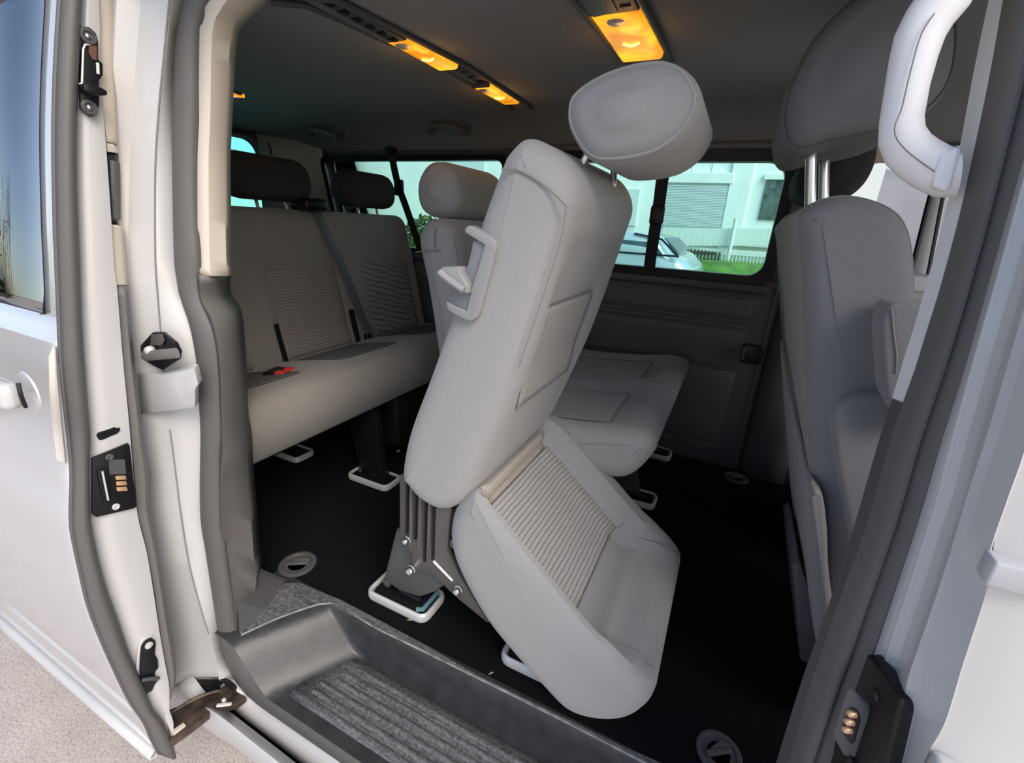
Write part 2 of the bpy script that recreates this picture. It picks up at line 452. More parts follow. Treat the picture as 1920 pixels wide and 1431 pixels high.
# ---- near side of the body: polylines of the photograph's edges carried onto the curved side plane
SEAL_L = [(352, -60), (344, 8), (332, 50), (327, 100), (326, 201), (327, 302), (330, 480), (334, 513), (339, 547), (356, 597), (364, 631), (372, 681), (376, 748), (379, 815), (378, 960), (389, 1035), (406, 1152), (414, 1205), (426, 1243), (443, 1275), (473, 1310), (530, 1351), (647, 1431), (760, 1509), (860, 1578)]
SEAL_R = [(410, -60), (386, 20), (376, 67), (374, 168), (371, 268), (372, 402), (377, 480), (379, 547), (389, 577), (407, 621), (416, 681), (419, 748), (421, 815), (418, 866), (412, 960), (419, 951), (423, 1018), (436, 1119), (442, 1169), (449, 1200), (463, 1236), (484, 1263), (515, 1286), (545, 1309), (632, 1370), (719, 1431), (830, 1509), (930, 1580)]
SEAL_R = [q for q in SEAL_R if q != (412, 960)]
n = 90
SL = cat([atn(*q) for q in SEAL_L], n); SR = cat([atn(*q, off=.012) for q in SEAL_R], n)
def seal_sheet(L, R, hump, k=7):
    polys = []
    for j in range(k+1):
        t = j/k
        polys.append([a.lerp(b, t)+Vector((0, -hump*math.sin(PI*t)**.6, 0)) for a, b in zip(L, R)])
    return MB().sheet(polys)
seal = struct('trim_3', seal_sheet(SL, SR, .016), RUBBER, label='grey rubber seal along the rear edge of the door opening', solid=.006)
# cream upper trim and grey lower welt, inside the seal
CT_L = [(440, -60), (396, 6), (384, 34), (379, 67), (377, 201), (374, 302), (376, 480), (380, 516)]
CT_R = [(520, -60), (449, 6), (429, 30), (421, 67), (416, 168), (413, 235), (411, 302), (414, 480), (417, 518)]
a = cat([atn(*q, off=.018) for q in CT_L], 40); b = cat([atn(*q, off=.05) for q in CT_R], 40)
mid_ = [p.lerp(q, .5)+Vector((.006, -.008, 0)) for p, q in zip(a, b)]
struct('trim_4', MB().sheet([a, mid_, b, [q+Vector((-.03, .03, 0)) for q in b]]), CREAM, solid=.01, label='cream upper trim of the rear door pillar')
WL = [(379, 514), (382, 560), (400, 600), (414, 660), (419, 748), (421, 830), (418, 870), (418, 960), (424, 1020), (437, 1119), (444, 1175), (450, 1203)]
WR = [(410, 514), (411, 560), (432, 597), (438, 648), (443, 715), (447, 800), (454, 840), (457, 900), (465, 985), (471, 1060), (474, 1092), (458, 1190)]
WM = [(395, 514), (397, 560), (417, 598), (427, 655), (431, 730), (434, 815), (436, 855), (430, 890), (428, 960), (432, 1020), (441, 1100), (448, 1190)]
a = cat([atn(*q, off=.014) for q in WL], 60); c = cat([atn(*q, off=.03) for q in WM], 60); b = cat([atn(*q, off=.075) for q in WR], 60)
b2 = [q+Vector((-.05, .05, 0)) for q in b]
h = [p.lerp(q, .5)+Vector((.008, -.012, 0)) for p, q in zip(a, c)]
struct('trim_5', MB().sheet([a, h, c, b, b2]), TRIMG, solid=.008, label='grey plastic lower trim of the rear door pillar')
# floor gusset of that trim
g = MB().slab([at(470, 1066, 1, .575), at(533, 1093, 2, .004), at(500, 1142, 2, .004), at(449, 1190, 2, .004), atn(446, 1130, .03)], (-.01, .01, 0))
struct('trim_6', g, DTRIM, smooth=None, label='dark corner gusset of the pillar trim')
# painted door jamb behind the seal
JR = [(q[0]+4, q[1]) for q in SEAL_L]
JM = [(330, -60), (319, 8), (310, 100), (300, 201), (293, 319), (293, 480), (298, 560), (305, 640), (312, 740), (320, 804), (330, 880), (340, 960), (355, 1052), (375, 1130), (392, 1186), (406, 1240), (416, 1290), (436, 1326), (500, 1377), (568, 1431), (670, 1512), (760, 1584)]
JL = [(268, -60), (265, 8), (255, 134), (245, 302), (243, 480), (250, 580), (255, 680), (262, 780), (272, 860), (285, 960), (300, 1052), (318, 1150), (335, 1215), (360, 1265), (392, 1305), (421, 1327), (487, 1378), (555, 1431), (655, 1510), (745, 1582)]
JO = [(225, -60), (222, 8), (215, 134), (205, 302), (203, 480), (206, 580), (210, 680), (216, 780), (226, 860), (238, 960), (255, 1052), (272, 1150), (290, 1225), (325, 1282), (370, 1318), (406, 1338), (465, 1384), (524, 1431), (620, 1505), (715, 1578)]
R0 = [p+Vector((0, -.002, 0)) for p in cat([atn(*q) for q in JR], 90)]
M0 = cat([atn(*q, off=-.028) for q in JM], 90); L0 = cat([atn(*q, off=-.05) for q in JL], 90); O0 = cat([atn(*q, off=-.075) for q in JO], 90)
O1 = [p+Vector((-.25, .01, -.0)) for p in O0]
def cut(a, lo, hi): return a[int(lo*(len(a)-1)):int(hi*(len(a)-1))+1]
JEND = .70
struct('wall_left', MB().sheet([cut(R0, 0, JEND), cut(M0, 0, JEND), cut(L0, 0, JEND), cut(O0, 0, JEND), cut(O1, 0, JEND)]), PAINT, solid=.004, smooth=25, label='silver white painted rear pillar of the door opening')
wl_ = D.objects['wall_left']
obj('panel_seam', MB().tube([p+Vector((.0035, -.0035, 0)) for p in cut(M0, .03, .335)], .0014, 6), SEAM, wl_)
obj('panel_seam', MB().tube(cat([atn(x, y, -.029)+Vector((.0035, -.0035, 0)) for x, y in [(320, 804), (330, 880), (340, 960), (355, 1052), (375, 1130), (392, 1186)]], 20), .0011, 6), SEAM, wl_)
R1, M1, L1, O1s = cut(R0, JEND, 1), cut(M0, JEND, 1), cut(L0, JEND, 1), cut(O0, JEND, 1)
struct('trim_7', MB().sheet([R1, [p.lerp(q, .6)+Vector((0, 0, .004)) for p, q in zip(R1, M1)], M1]), PAINT, solid=.004, label='white painted inner door sill')
struct('trim_8', MB().sheet([M1, [p+Vector((0, 0, -.012)) for p in M1], [p+Vector((0, 0, -.012)) for p in L1], L1]), BLACK, smooth=None, label='dark groove of the door sill')
dn_ = [p+Vector((0, -.006, -.02)) for p in O1s]
struct('trim_9', MB().sheet([L1, O1s, dn_, [p+Vector((0, .02, -.14)) for p in O1s], [p+Vector((0, .2, -.22)) for p in O1s]]), PAINT, solid=.004, label='white painted outer sill edge')
# details of the painted jamb: striker pocket, lower shelf, panel seams
def jpt(px, py, off=-.045): return atn(px, py, off)
hexa = [(285, 624), (305, 624), (329, 644), (337, 661), (335, 675), (304, 695), (285, 685), (262, 671), (257, 660), (263, 648)]
pk = struct('trim_10', MB().slab([jpt(x, y, -.048) for x, y in hexa], (-.006, .008, 0), bev=.0015), BLACK, label='black striker pocket in the painted pillar', smooth=30)
obj('striker_bar', MB().tube([jpt(270, 668, -.06), jpt(332, 662, -.06)], .004, 10, ra=.0095, up=(0, 0, 1)), mat('worn_steel', (.30, .28, .265), .4, .5), pk)
obj('striker_bolt', MB().lathe(jpt(281, 657, -.058), (.6, -.8, 0), [(.008, -.004), (.008, .004), (.003, .008)], 12), SATIN, pk)
obj('key_plate', MB().slab([jpt(x, y, -.052) for x, y in [(283, 628), (304, 627), (308, 640), (303, 648), (281, 648)]], (-.002, .003, 0), bev=.001), STEEL, pk)
st = [jpt(x, y, -.052) for x, y in [(256, 700), (300, 704), (364, 690), (372, 722), (366, 730), (365, 766), (330, 770), (262, 778)]]
struct('trim_11', MB().slab(st, (-.02, .02, 0), bev=.003), PAINT, label='painted lower shelf plate of the pillar', smooth=30)
for a_, b_, c_ in (((268, 826), (318, 821), (320, 826)), ((286, 886), (328, 883), (328, 891))):
    pass

# ---- front side of the opening: trim strip, seal, painted pillar
E_L = [(1868, -60), (1852, 8), (1825, 138), (1800, 273), (1777, 378), (1756, 482), (1731, 510), (1714, 600), (1699, 642), (1673, 744)]
E_L = [(1868, -60), (1852, 8), (1825, 138), (1800, 273), (1777, 378), (1754, 470), (1735, 540), (1714, 612), (1695, 672), (1673, 746)]
E_R = [(1893, -60), (1879, 8), (1856, 138), (1829, 268), (1802, 390), (1779, 480), (1758, 555), (1736, 625), (1716, 690), (1693, 754)]
F_L = [(1673, 748), (1655, 802), (1625, 905), (1602, 985), (1582, 1052), (1556, 1127), (1530, 1200), (1502, 1280), (1455, 1431), (1430, 1520)]
F_R = [(1693, 756), (1670, 822), (1640, 931), (1619, 1000), (1577, 1116), (1550, 1195), (1521, 1280), (1478, 1431), (1452, 1520)]
G_R = [(2033, -60), (2013, 8), (1960, 193), (1919, 335), (1872, 500), (1829, 650), (1769, 835), (1741, 931), (1710, 1029), (1677, 1127), (1644, 1224), (1616, 1294), (1577, 1392), (1563, 1431), (1530, 1520)]
G_L = E_R[:-1]+F_R
el = cat([atn(*q, off=.035) for q in E_L], 40); er = cat([atn(*q, off=.012) for q in E_R], 40)
struct('trim_12', MB().sheet([[q+Vector((.03, .03, 0)) for q in el], el, er, [q+Vector((.004, .004, 0)) for q in er]]), WTRIM, smooth=25, label='pale grey trim strip on the front door pillar')
f_l = cat([atn(*q, off=.035) for q in F_L], 40); f_r = cat([atn(*q, off=.012) for q in F_R], 40)
struct('trim_13', MB().sheet([[q+Vector((.04, .03, 0)) for q in f_l], f_l, f_r, [q+Vector((.003, .004, 0)) for q in f_r]]), DTRIM, smooth=25, label='dark lower trim strip of the front door pillar')
gl = cat([atn(*q, off=.01) for q in G_L], 70); gr = cat([atn(*q, off=-.022) for q in G_R], 70)
polys = []
for j in range(11):
    t = j/10
    hgt = .012*math.sin(PI*min(1, t/.62))**.7 if t < .62 else .004*math.sin(PI*(t-.62)/.38)**.7
    polys.append([p.lerp(q, t)+Vector((0, -hgt*1.1, 0)) for p, q in zip(gl, gr)])
struct('trim_14', MB().sheet([[p+Vector((.012, .012, 0)) for p in gl]]+polys+[[p+Vector((.012, .012, 0)) for p in gr]]), RUBBER, label='grey rubber seal along the front pillar of the opening')
H_L = [(q[0]-4, q[1]) for q in G_R]
H_1 = [(2043, -60), (2025, 8), (1985, 170), (1940, 335), (1895, 500), (1852, 650), (1800, 835), (1776, 931), (1747, 1020), (1718, 1110), (1668, 1259), (1640, 1340), (1612, 1431), (1585, 1520)]
H_2 = [(2120, -60), (2100, 8), (2050, 170), (2003, 335), (1955, 500), (1912, 650), (1860, 825), (1825, 931), (1795, 1030), (1762, 1130), (1710, 1280), (1706, 1330), (1690, 1431), (1662, 1520)]
H_R = [(2190, -60), (2165, 8), (2115, 170), (2070, 335), (2020, 500), (1975, 660), (1918, 846), (1888, 931), (1853, 1036), (1848, 1099), (1800, 1250), (1769, 1350), (1741, 1405), (1715, 1470), (1690, 1530)]
hl = cat([atn(*q, off=-.018) for q in H_L], 60); h1 = cat([atn(*q, off=-.032) for q in H_1], 60); h2 = cat([atn(*q, off=-.068) for q in H_2], 60); hr = cat([atn(*q, off=-.095) for q in H_R], 60)
h1a = [q+Vector((-.0025, -.001, 0)) for q in h1]; h1b = [p.lerp(q, .12)+Vector((.004, 0, 0)) for p, q in zip(h1, h2)]
h2a = [p.lerp(q, .25)+Vector((.002, 0, 0)) for p, q in zip(h2, hr)]
struct('wall_front', MB().sheet([hl, h1, h1a, h1b, h2, h2a, hr, [q+Vector((.03, .04, 0)) for q in hr]]), PAINT, solid=.004, smooth=20, label='silver painted front pillar of the door opening')
obj('highlight_bead', MB().tube([q+Vector((-.003, -.001, 0)) for q in h1[:int(len(h1)*.86)]], .0022, 8), PAINT, D.objects['wall_front'])  # bead added along the crease so its gloss draws a sky highlight
# black contact block at the foot of the pillar
blk = thing('contact_block', atn(1650, 1350, -.05), 'black plastic contact block with brass pins on front pillar', 'electrical contact')
out = [(1640, 1229, -.03), (1668, 1264, -.05), (1704, 1316, -.078), (1708, 1333, -.080), (1680, 1440, -.080), (1660, 1520, -.08), (1545, 1520, -.03), (1572, 1420, -.03), (1577, 1392, -.03), (1616, 1294, -.03)]
bo = [atn(*q) for q in out]
obj('housing', MB().slab([p+Vector((-.0065, -.001, 0)) for p in bo], (.014, .008, 0), bev=.003, seg=3), BLACK, blk, smooth=35)
fr_ = [(1611, 1294), (1644, 1326), (1650, 1345), (1649, 1362), (1626, 1431), (1600, 1420), (1584, 1390), (1581, 1378), (1603, 1310)]
obj('contact_frame', MB().slab([atn(x, y, -.05)+Vector((-.009, -.003, 0)) for x, y in fr_], (.005, .003, 0), bev=.0015), DTRIM, blk, smooth=35)
fr2 = [(1617, 1329), (1627, 1332), (1634, 1343), (1635, 1358), (1624, 1396), (1617, 1401), (1602, 1379), (1603, 1362)]
obj('contact_recess', MB().slab([atn(x, y, -.05)+Vector((-.0105, -.0035, 0)) for x, y in fr2], (.004, .003, 0), bev=.0006), BLACK, blk, smooth=35)
for x, y in ((1621, 1342), (1616, 1357), (1612, 1372)):
    p = atn(x, y, -.05)+Vector((-.0115, -.004, 0))
    obj('contact_pin', MB().lathe(p, (-.9, -.4, 0), [(.0036, -.004), (.0036, .002), (.002, .004)], 10), COPPER, blk)
for x, y in ((1652, 1303), (1602, 1425)):
    p = atn(x, y, -.05)+Vector((-.005, -.002, 0))
    obj('screw', MB().lathe(p, (-.9, -.4, 0), [(.006, -.003), (.006, .001), (.004, .0025)], 12), BLACK, blk)

# ---- far side wall with its window openings
def fsheet(x0, x1, zs, nx=6, off=0):
    return MB().sheet([[Vector((x0+(x1-x0)*i/nx, yfar(z)+off, z)) for z in zs] for i in range(nx+1)])
def zr(a, b, n): return [a+(b-a)*i/n for i in range(n+1)]
WT, WB = 1.205, .795         # window opening
wr = MB()
for x0, x1, z0, z1, nz in ((-2.32, 1.25, -.05, WB-.0, 8), (-2.32, 1.25, WT, 1.36, 6), (-2.32, -2.0, WB, WT, 6), (-.96, -.80, WB, WT, 6), (.105, .27, WB, WT, 6), (1.0, 1.25, WB, WT, 6)):
    q = fsheet(x0, x1, zr(z0, z1, nz)); wr.add(q.v, q.f)
struct('wall_right', wr, DTRIM, solid=-.03, smooth=60)
def frame_ring(px, w0, w1, rad, off, n=10, proud=.012):
    'rubber frame round a window: rounded rectangle ring following the wall'
    (x0, x1, z0, z1) = px
    def rr(g, r):
        a = []
        X0, X1, Z0, Z1 = x0-g, x1+g, z0-g, z1+g
        for cx, cz, t0 in ((X1-r, Z1-r, 0), (X0+r, Z1-r, 90), (X0+r, Z0+r, 180), (X1-r, Z0+r, 270)):
            for k in range(7):
                t = math.radians(t0+15*k); a.append((cx+r*math.cos(t), cz+r*math.sin(t)))
        return a
    A = rr(w1, rad+w1*.3); B = rr(-w0, rad); vs = []; fs = []; N = len(A)
    for ring_, o in ((A, off), (A, off-proud), (B, off-proud), (B, off+.035)):
        vs += [Vector((x, yfar(z)+o, z)) for x, z in ring_]
    for i in range(3):
        for k in range(N): fs.append((i*N+k, i*N+(k+1) % N, (i+1)*N+(k+1) % N, (i+1)*N+k))
    return MB().add(vs, fs)
def pane(x0, x1, z0, z1, off):
    return MB().sheet([[Vector((x, yfar(z)+off, z)) for z in zr(z0, z1, 6)] for x in (x0, (x0+x1)/2, x1)])
for i, (x0, x1, gm) in enumerate(((-2.0, -.96, GLASS), (-.80, .105, GLASS), (.27, 1.0, CGLASS))):
    w = struct(f'window_{i+1}', frame_ring((x0, x1, WB, WT), .008 if i == 0 else .016, .010 if i == 0 else .022, .03 if i == 0 else .055, -.0), BLACK if i < 2 else CREAM, smooth=30)
    obj('pane', pane(x0-.01, x1+.01, WB-.01, WT+.01, .03), gm, w)
    if i < 2: obj('sill_rail', MB().box(((x0+x1)/2, yfar(WB)-.012, WB-.03), (x1-x0+.04, .03, .03), .008), DTRIM, w)

# ---- ceiling (headliner) and roof shell
def zc(x, y):
    t = [(.50, 1.20), (.60, 1.27), (.75, 1.315), (1.2, 1.335), (1.6, 1.33), (1.72, 1.32), (1.80, 1.29), (1.88, 1.235), (1.91, 1.20)]
    z = lerp_tab(t, y)
    return z-.035*sst((-1.9-x)/.4)*(1 if y < 1.75 else max(0, (1.88-y)/.13))
ys = [.62, .66, .70, .75, .85, 1.0, 1.2, 1.4, 1.55, 1.65, 1.70, 1.74, 1.77, 1.80, 1.83, 1.86, 1.885]
xs = [-2.32+.1*i for i in range(37)]
struct('ceiling', MB().sheet([[Vector((x, y, zc(x, y))) for y in ys] for x in xs]), HEAD, smooth=80)
roof = MB()
roof.box((-.55, 1.22, 1.42), (3.8, 1.62, .05), .02)
roof.box((-.55, .64, 1.355), (3.8, .10, .12), .02)
struct('trim_15', roof, PAINT, label='roof shell')
# ---- rear wall with tailgate window; near wall behind the door
RX = -2.22
def rzt(y): return 1.245-.03*sst((y-1.4)/.4)
rw = MB()
rw.box((RX-.02, 1.22, .42), (.04, 1.50, .86))
rw.box((RX-.02, 1.22, 1.355), (.04, 1.50, .14))
rw.box((RX-.02, 1.84, 1.06), (.04, .25, .48))
rw.box((RX-.02, .58, 1.06), (.04, .2, .48))
rearw = struct('wall_back', rw, DTRIM, smooth=None)
wr4 = MB()
def rrect(x, y0, y1, z0, z1, r):
    a = []
    for cy, cz, t0 in ((y1-r, z1-r, 0), (y0+r, z1-r, 90), (y0+r, z0+r, 180), (y1-r, z0+r, 270)):
        for k in range(7):
            t = math.radians(t0+15*k); a.append(Vector((x, cy+r*math.cos(t), cz+r*math.sin(t))))
    return a
A = rrect(RX, .66, 1.73, .82, 1.295, .09); B = rrect(RX+.012, .68, 1.705, .84, 1.272, .075); Cc = rrect(RX-.03, .69, 1.695, .85, 1.262, .075)
n_ = len(A)
for a_, b_ in ((A, B), (B, Cc)):
    wr4.add(a_+b_, [(k, (k+1) % n_, n_+(k+1) % n_, n_+k) for k in range(n_)])
w4 = struct('window_4', wr4, DTRIM, label='rear window frame')
obj('pane', MB().slab(rrect(RX-.03, .67, 1.72, .82, 1.285, .08), (-.004, 0, 0)), glass('tinted_rear_glass', (.54, .93, .90)), w4, smooth=None)
# curved pillar between rear and side windows
struct('trim_16', MB().sheet([[Vector((-2.21, 1.68, z)), Vector((-2.17, 1.74, z)), Vector((-2.10, yfar(z)-.06, z)), Vector((-2.02, yfar(z)-.012, z)), Vector((-1.985, yfar(z)-.004, z))] for z in zr(0, 1.3, 10)]), mat('pale_pillar_plastic', (.56, .57, .57), .55, bump=(500, .1)), solid=-.006, smooth=80, label='curved grey rear corner pillar cover')
struct('trim_17', MB().tube([at(500, 268, 0, -2.12), at(506, 275, 0, -2.11), at(509, 290, 0, -2.11)], .004, 6, smooth=8), BLACK)
nw = MB()
def nsheet(x0, x1, zs, off): return MB().sheet([[Vector((x, ynear(z)+off, z)) for z in zs] for x in (x0, x1)])
for x0, x1, z0, z1 in ((-2.3, -.98, -.3, .78), (-2.3, -1.06, 1.2, 1.38), (-2.3, -2.1, .78, 1.2), (-1.15, -1.06, .78, 1.2)):
    q = nsheet(x0, x1, zr(z0, z1, 5), .03); nw.add(q.v, q.f)
struct('wall_near', nw, TRIMG, solid=-.02)
w5 = struct('window_5', nsheet(-2.1, -1.15, zr(.78, 1.2, 5), .03), glass('tinted_near_glass', (.45, .7, .66)), label='tinted near side rear window')

# ---- far side wall panels
def fpoly(pts, off): return [atf(x, y, off) for x, y in pts]
def fpanel(name, corners, off, th, m, parent=None, kind=True, nx=8, nz=4, bev=None):
    'a raised panel on the far wall from four (x, z) corners: tl, tr, br, bl'
    tl, tr, br, bl = corners; P = []
    for i in range(nz+1):
        row = []
        for k in range(nx+1):
            a = k/nx; b = i/nz
            x = (tl[0]*(1-a)+tr[0]*a)*(1-b)+(bl[0]*(1-a)+br[0]*a)*b
            z = (tl[1]*(1-a)+tr[1]*a)*(1-b)+(bl[1]*(1-a)+br[1]*a)*b
            row.append(Vector((x, yfar(z)+off, z)))
        P.append(row)
    o = obj(name, MB().sheet(P), m, parent, solid=-th)
    md = o.modifiers.new('bev', 'BEVEL'); md.width = .006; md.segments = 2; md.limit_method = 'ANGLE'
    return o
def fxz(px, py): p = atf(px, py); return (p.x, p.z)
pan = thing('wall_panel', (-.4, 1.98, .02), 'dark grey lower wall panel under the middle side window', 'wall panel')
a1 = fxz(1412, 557); a2 = fxz(1404, 594)
XL = -2.0
fpanel('upper_board', ((XL, .722), (.085, .722), (.085, .648), (XL, .648)), -.004, .012, WALLP, pan)
fpanel('ridge_strip', ((XL, .640), (.083, .640), (.083, .628), (XL, .628)), -.005, .012, WALLP, pan)
fpanel('ridge_strip', ((XL, .620), (.083, .620), (.083, .606), (XL, .606)), -.005, .012, WALLP, pan)
fpanel('middle_board', ((XL, .598), (.083, .598), (.082, .44), (XL, .44)), -.004, .012, WALLP, pan)
fpanel('lower_board', ((XL, .425), (.082, .425), (.06, .10), (XL, .10)), -.004, .012, WALLP, pan)
fpanel('kick_board', ((XL, .095), (.06, .095), (.06, .002), (XL, .002)), -.002, .01, DTRIM, pan)
# latch block on the panel edge and the pillar cover further forward
lt = MB().box((.118, 1.972, .515), (.07, .03, .075), .008)
obj('latch_block', lt, BLACK, pan)
obj('latch_face', MB().box((.088, 1.960, .515), (.012, .02, .05), .004), DTRIM, pan)
struct('trim_18', MB().sheet([[Vector((.165, yfar(z)-.004, z)), Vector((.19, yfar(z)-.03, z)), Vector((.26, yfar(z)-.05, z)), Vector((.34, yfar(z)-.03, z))] for z in zr(.002, .77, 8)]), DTRIM, solid=-.006, label='dark pillar cover beyond the wall panel')
struct('trim_19', MB().tube([Vector((.152, yfar(z)-.006, z)) for z in zr(.01, .78, 10)], .003, 6), TRIMG)
# header mouldings over the middle window
struct('trim_20', fsheet(-.9, .3, zr(1.225, 1.243, 2), 4, -.028), TRIMG, solid=-.014, label='grey moulding above the middle side window')
# white window surround and pillar at the driver's door
struct('trim_21', MB().sheet([[Vector((x, yfar(z)-.012, z)) for z in zr(.80, 1.2, 6)] for x in (.245, .26, .275)]), mat('pale_cream_frame', (.85, .82, .74), .5), solid=-.02, label='cream surround of the driver door window')
pA = [(1702, 545), (1718, 480), (1738, 400), (1752, 345), (1763, 290)]
pB = [(1726, 535), (1737, 480), (1752, 400), (1763, 345), (1775, 290)]
A_ = cat([at(x, y, 1, 1.86) for x, y in pA], 16); B_ = cat([at(x, y, 1, 1.86) for x, y in pB], 16)
struct('trim_22', MB().sheet([A_, B_, [q+Vector((.02, .03, 0)) for q in B_]]), WTRIM, solid=.01, label='pale windscreen pillar beyond the front seat')
for off_ in (-3, 9):
    src = A_ if off_ < 0 else B_
    struct('trim_23' if off_ < 0 else 'trim_24', MB().tube([q+Vector((-.004 if off_ < 0 else .010, -.004, 0)) for q in src], .007, 6), BLACK)
struct('trim_25', MB().box((.60, 1.80, .845), (.28, .10, .05), .015), WTRIM, label='pale dashboard corner under the driver window')

# ---- ceiling consoles with vents and amber reading lamps
def console(name, x0, x1, segs, y0, y1, label, cone=False):
    zb = lambda y: zc(-.5, y)-.006
    t = thing(name, ((x0+x1)/2, y0, 1.33), label, 'ceiling light', 'ceiling lamp consoles')
    rim = MB()
    for x in (x0-.006, x1+.006):
        rim.tube([Vector((x, y0+(y1-y0)*k/12, zb(y0+(y1-y0)*k/12))) for k in range(13)], .006, 8)
    obj('rail', rim, DTRIM, t)
    for kind, a, b in segs:
        zz = zb((a+b)/2); c = (x0+x1)/2; w = x1-x0
        if kind == 'vent':
            obj('vent_plate', MB().box((c, (a+b)/2, zz+.002), (w, b-a, .012), .004), DTRIM, t)
            k = max(3, int((b-a)/.035))
            for i in range(k):
                yy = a+(b-a)*(i+.5)/k
                obj('vent_slot', MB().slab([(x1-.028, yy-.008, zz-.0062), (x1-.008, yy-.008, zz-.0062), (x1-.014, yy+.009, zz-.0062), (x1-.026, yy+.009, zz-.0062)], (0, 0, .002)), BLACK, t, smooth=None)
            obj('vent_flap', MB().slab([(x0+.006, a+.006, zz-.0065), (x1-.034, a+.006, zz-.0065), (x1-.034, b-.014, zz-.0065), (x0+.012, b-.005, zz-.0065)], (0, 0, .003), bev=.001), TRIMG, t, smooth=30)
        else:
            L = obj('lamp_lens', MB().box((c, (a+b)/2, zz), (w, b-a, .02), .008, 3), LENS, t)
            obj('switch', MB().lathe((c-.006, a+(b-a)*.16, zz-.008), (0, 0, -1), [(.017, -.002), (.017, .002), (.012, .005)], 18), SATIN, t)
            obj('bezel', MB().box((c, a, zz-.002), (w, .008, .02), .003), DTRIM, t)
            obj('bulb_glow', MB().tube([(c-.017, a+(b-a)*.56, zz-.0105), (c-.006, a+(b-a)*.595, zz-.0115), (c+.006, a+(b-a)*.595, zz-.0115), (c+.017, a+(b-a)*.56, zz-.0105)], .0024, 6, smooth=9), LENSH, t)
            ld = D.lights.new('lamp_glow', 'POINT'); ld.energy = .12; ld.color = (1, .45, .1); ld.shadow_soft_size = .03
            lo = link(D.objects.new('lamp_glow', ld)); lo.parent = t; lo.location = Vector((c, (a+b)/2, zz-.05))-OFF[t.name]
    return t
def yz(px, py): return at(px, py, 2, 1.325).y
q = [yz(748, 62), yz(848, 122), yz(898, 157), yz(980, 190)]
console('lamp_console', -.795, -.735, [('vent', .70, q[0]), ('lamp', q[0], q[1]), ('vent', q[1], q[2]), ('lamp', q[2], q[3])], .66, q[3]+.08, 'rear ceiling console with two lit amber lamps and vents')
console('lamp_console', -.330, -.237, [('vent', .78, .955), ('lamp', .955, 1.225)], .70, 1.30, 'front ceiling console with one lit amber lamp above the tilted seat')
p = at(433, 178, 2, 1.27)
t = thing('side_lamp', p, 'small amber lamp glimpsed beside the cream pillar trim', 'ceiling light')
obj('lamp_lens', MB().slab([at(405, 172, 2, 1.27), at(436, 175, 2, 1.27), at(460, 184, 2, 1.27), at(405, 181, 2, 1.27)], (0, 0, .01), bev=.002), LENS, t, smooth=30)
obj('bezel', MB().slab([at(400, 170, 2, 1.272), at(438, 173, 2, 1.272), at(464, 185, 2, 1.272), at(400, 183, 2, 1.272)], (0, 0, .01), bev=.002), DTRIM, t, smooth=30)

# ---- ceiling grab handles
def grab(px, label):
    P = [at(x, y, 1, 1.70) for x, y in px]; c = sum(P, Vector())/len(P)
    t = thing('grab_handle', c, label, 'grab handle', 'ceiling grab handles')
    obj('grip', MB().tube(P, .012, 10, smooth=24, ra=.009), TRIMG, t)
    for e in (P[0], P[-1]):
        obj('mount', MB().box(e+Vector((0, .01, .008)), (.035, .03, .03), .008), DTRIM, t)
grab([(805, 246), (804, 239), (815, 234), (840, 235), (862, 243), (869, 248)], 'folded grey grab handle above the far seat belt')
grab([(578, 252), (578, 244), (592, 242), (612, 246), (630, 255), (634, 260)], 'folded grey grab handle near the rear corner pillar')

# ================================================================== SEATS
def headrest(parent, prof, y0, y1, r, m, posts, seam_y=None, bulge=.012, pr=.006):
    L = Loft(prof, y0, y1, r, bulge=bulge, mid=10, scale=True)
    h = obj('headrest', L.mesh(), m, parent)
    if seam_y is not None and m is not HRBLACK:
        for yy in seam_y: obj('piping', L.loop(yy, .0022 if m is CLOTH else .0014), SEAML if m is CLOTH else SEAM if m is HRDARK else SEAMD, h)
    for a, b in posts: obj('post', MB().tube([a, b], pr, 12), CHROME, h)
    return L, h
# ---- the tilted seat in the doorway
YN, YF = .64, 1.09
ts = thing('folding_seat', (-.63, .86, 0), 'pale grey single seat tipped forward in the doorway with a side release handle', 'seat')
back = prof_at([(987, 255), (950, 283), (931, 323), (890, 440), (850, 570), (805, 700), (765, 810), (752, 888), (766, 915), (790, 941), (822, 958), (850, 955), (884, 925),
    (936, 810, .3), (980, 700, 1), (1016, 588, 1), (1042, 500, .6), (1066, 420, 0), (1078, 372), (1070, 325), (1040, 283)], YN+.02)
LB = Loft(back, YN, YF, .045, dip=bolster([.86], .13, .05, .022), bulge=.003)
ob = obj('backrest', LB.mesh(), CLOTH, ts)
INS_B = ribbed('woven_back_insert', (.37, .355, .34), (0, 1, 0), 60, .75, .004)
obj('insert_panel', LB.patch(13.2, 14.9, .715, 1.0), INS_B, ob, solid=-.004)
obj('seam', LB.seam([(14.95, .705), (14.95, .865), (14.95, 1.0)]), SEAM, ob)
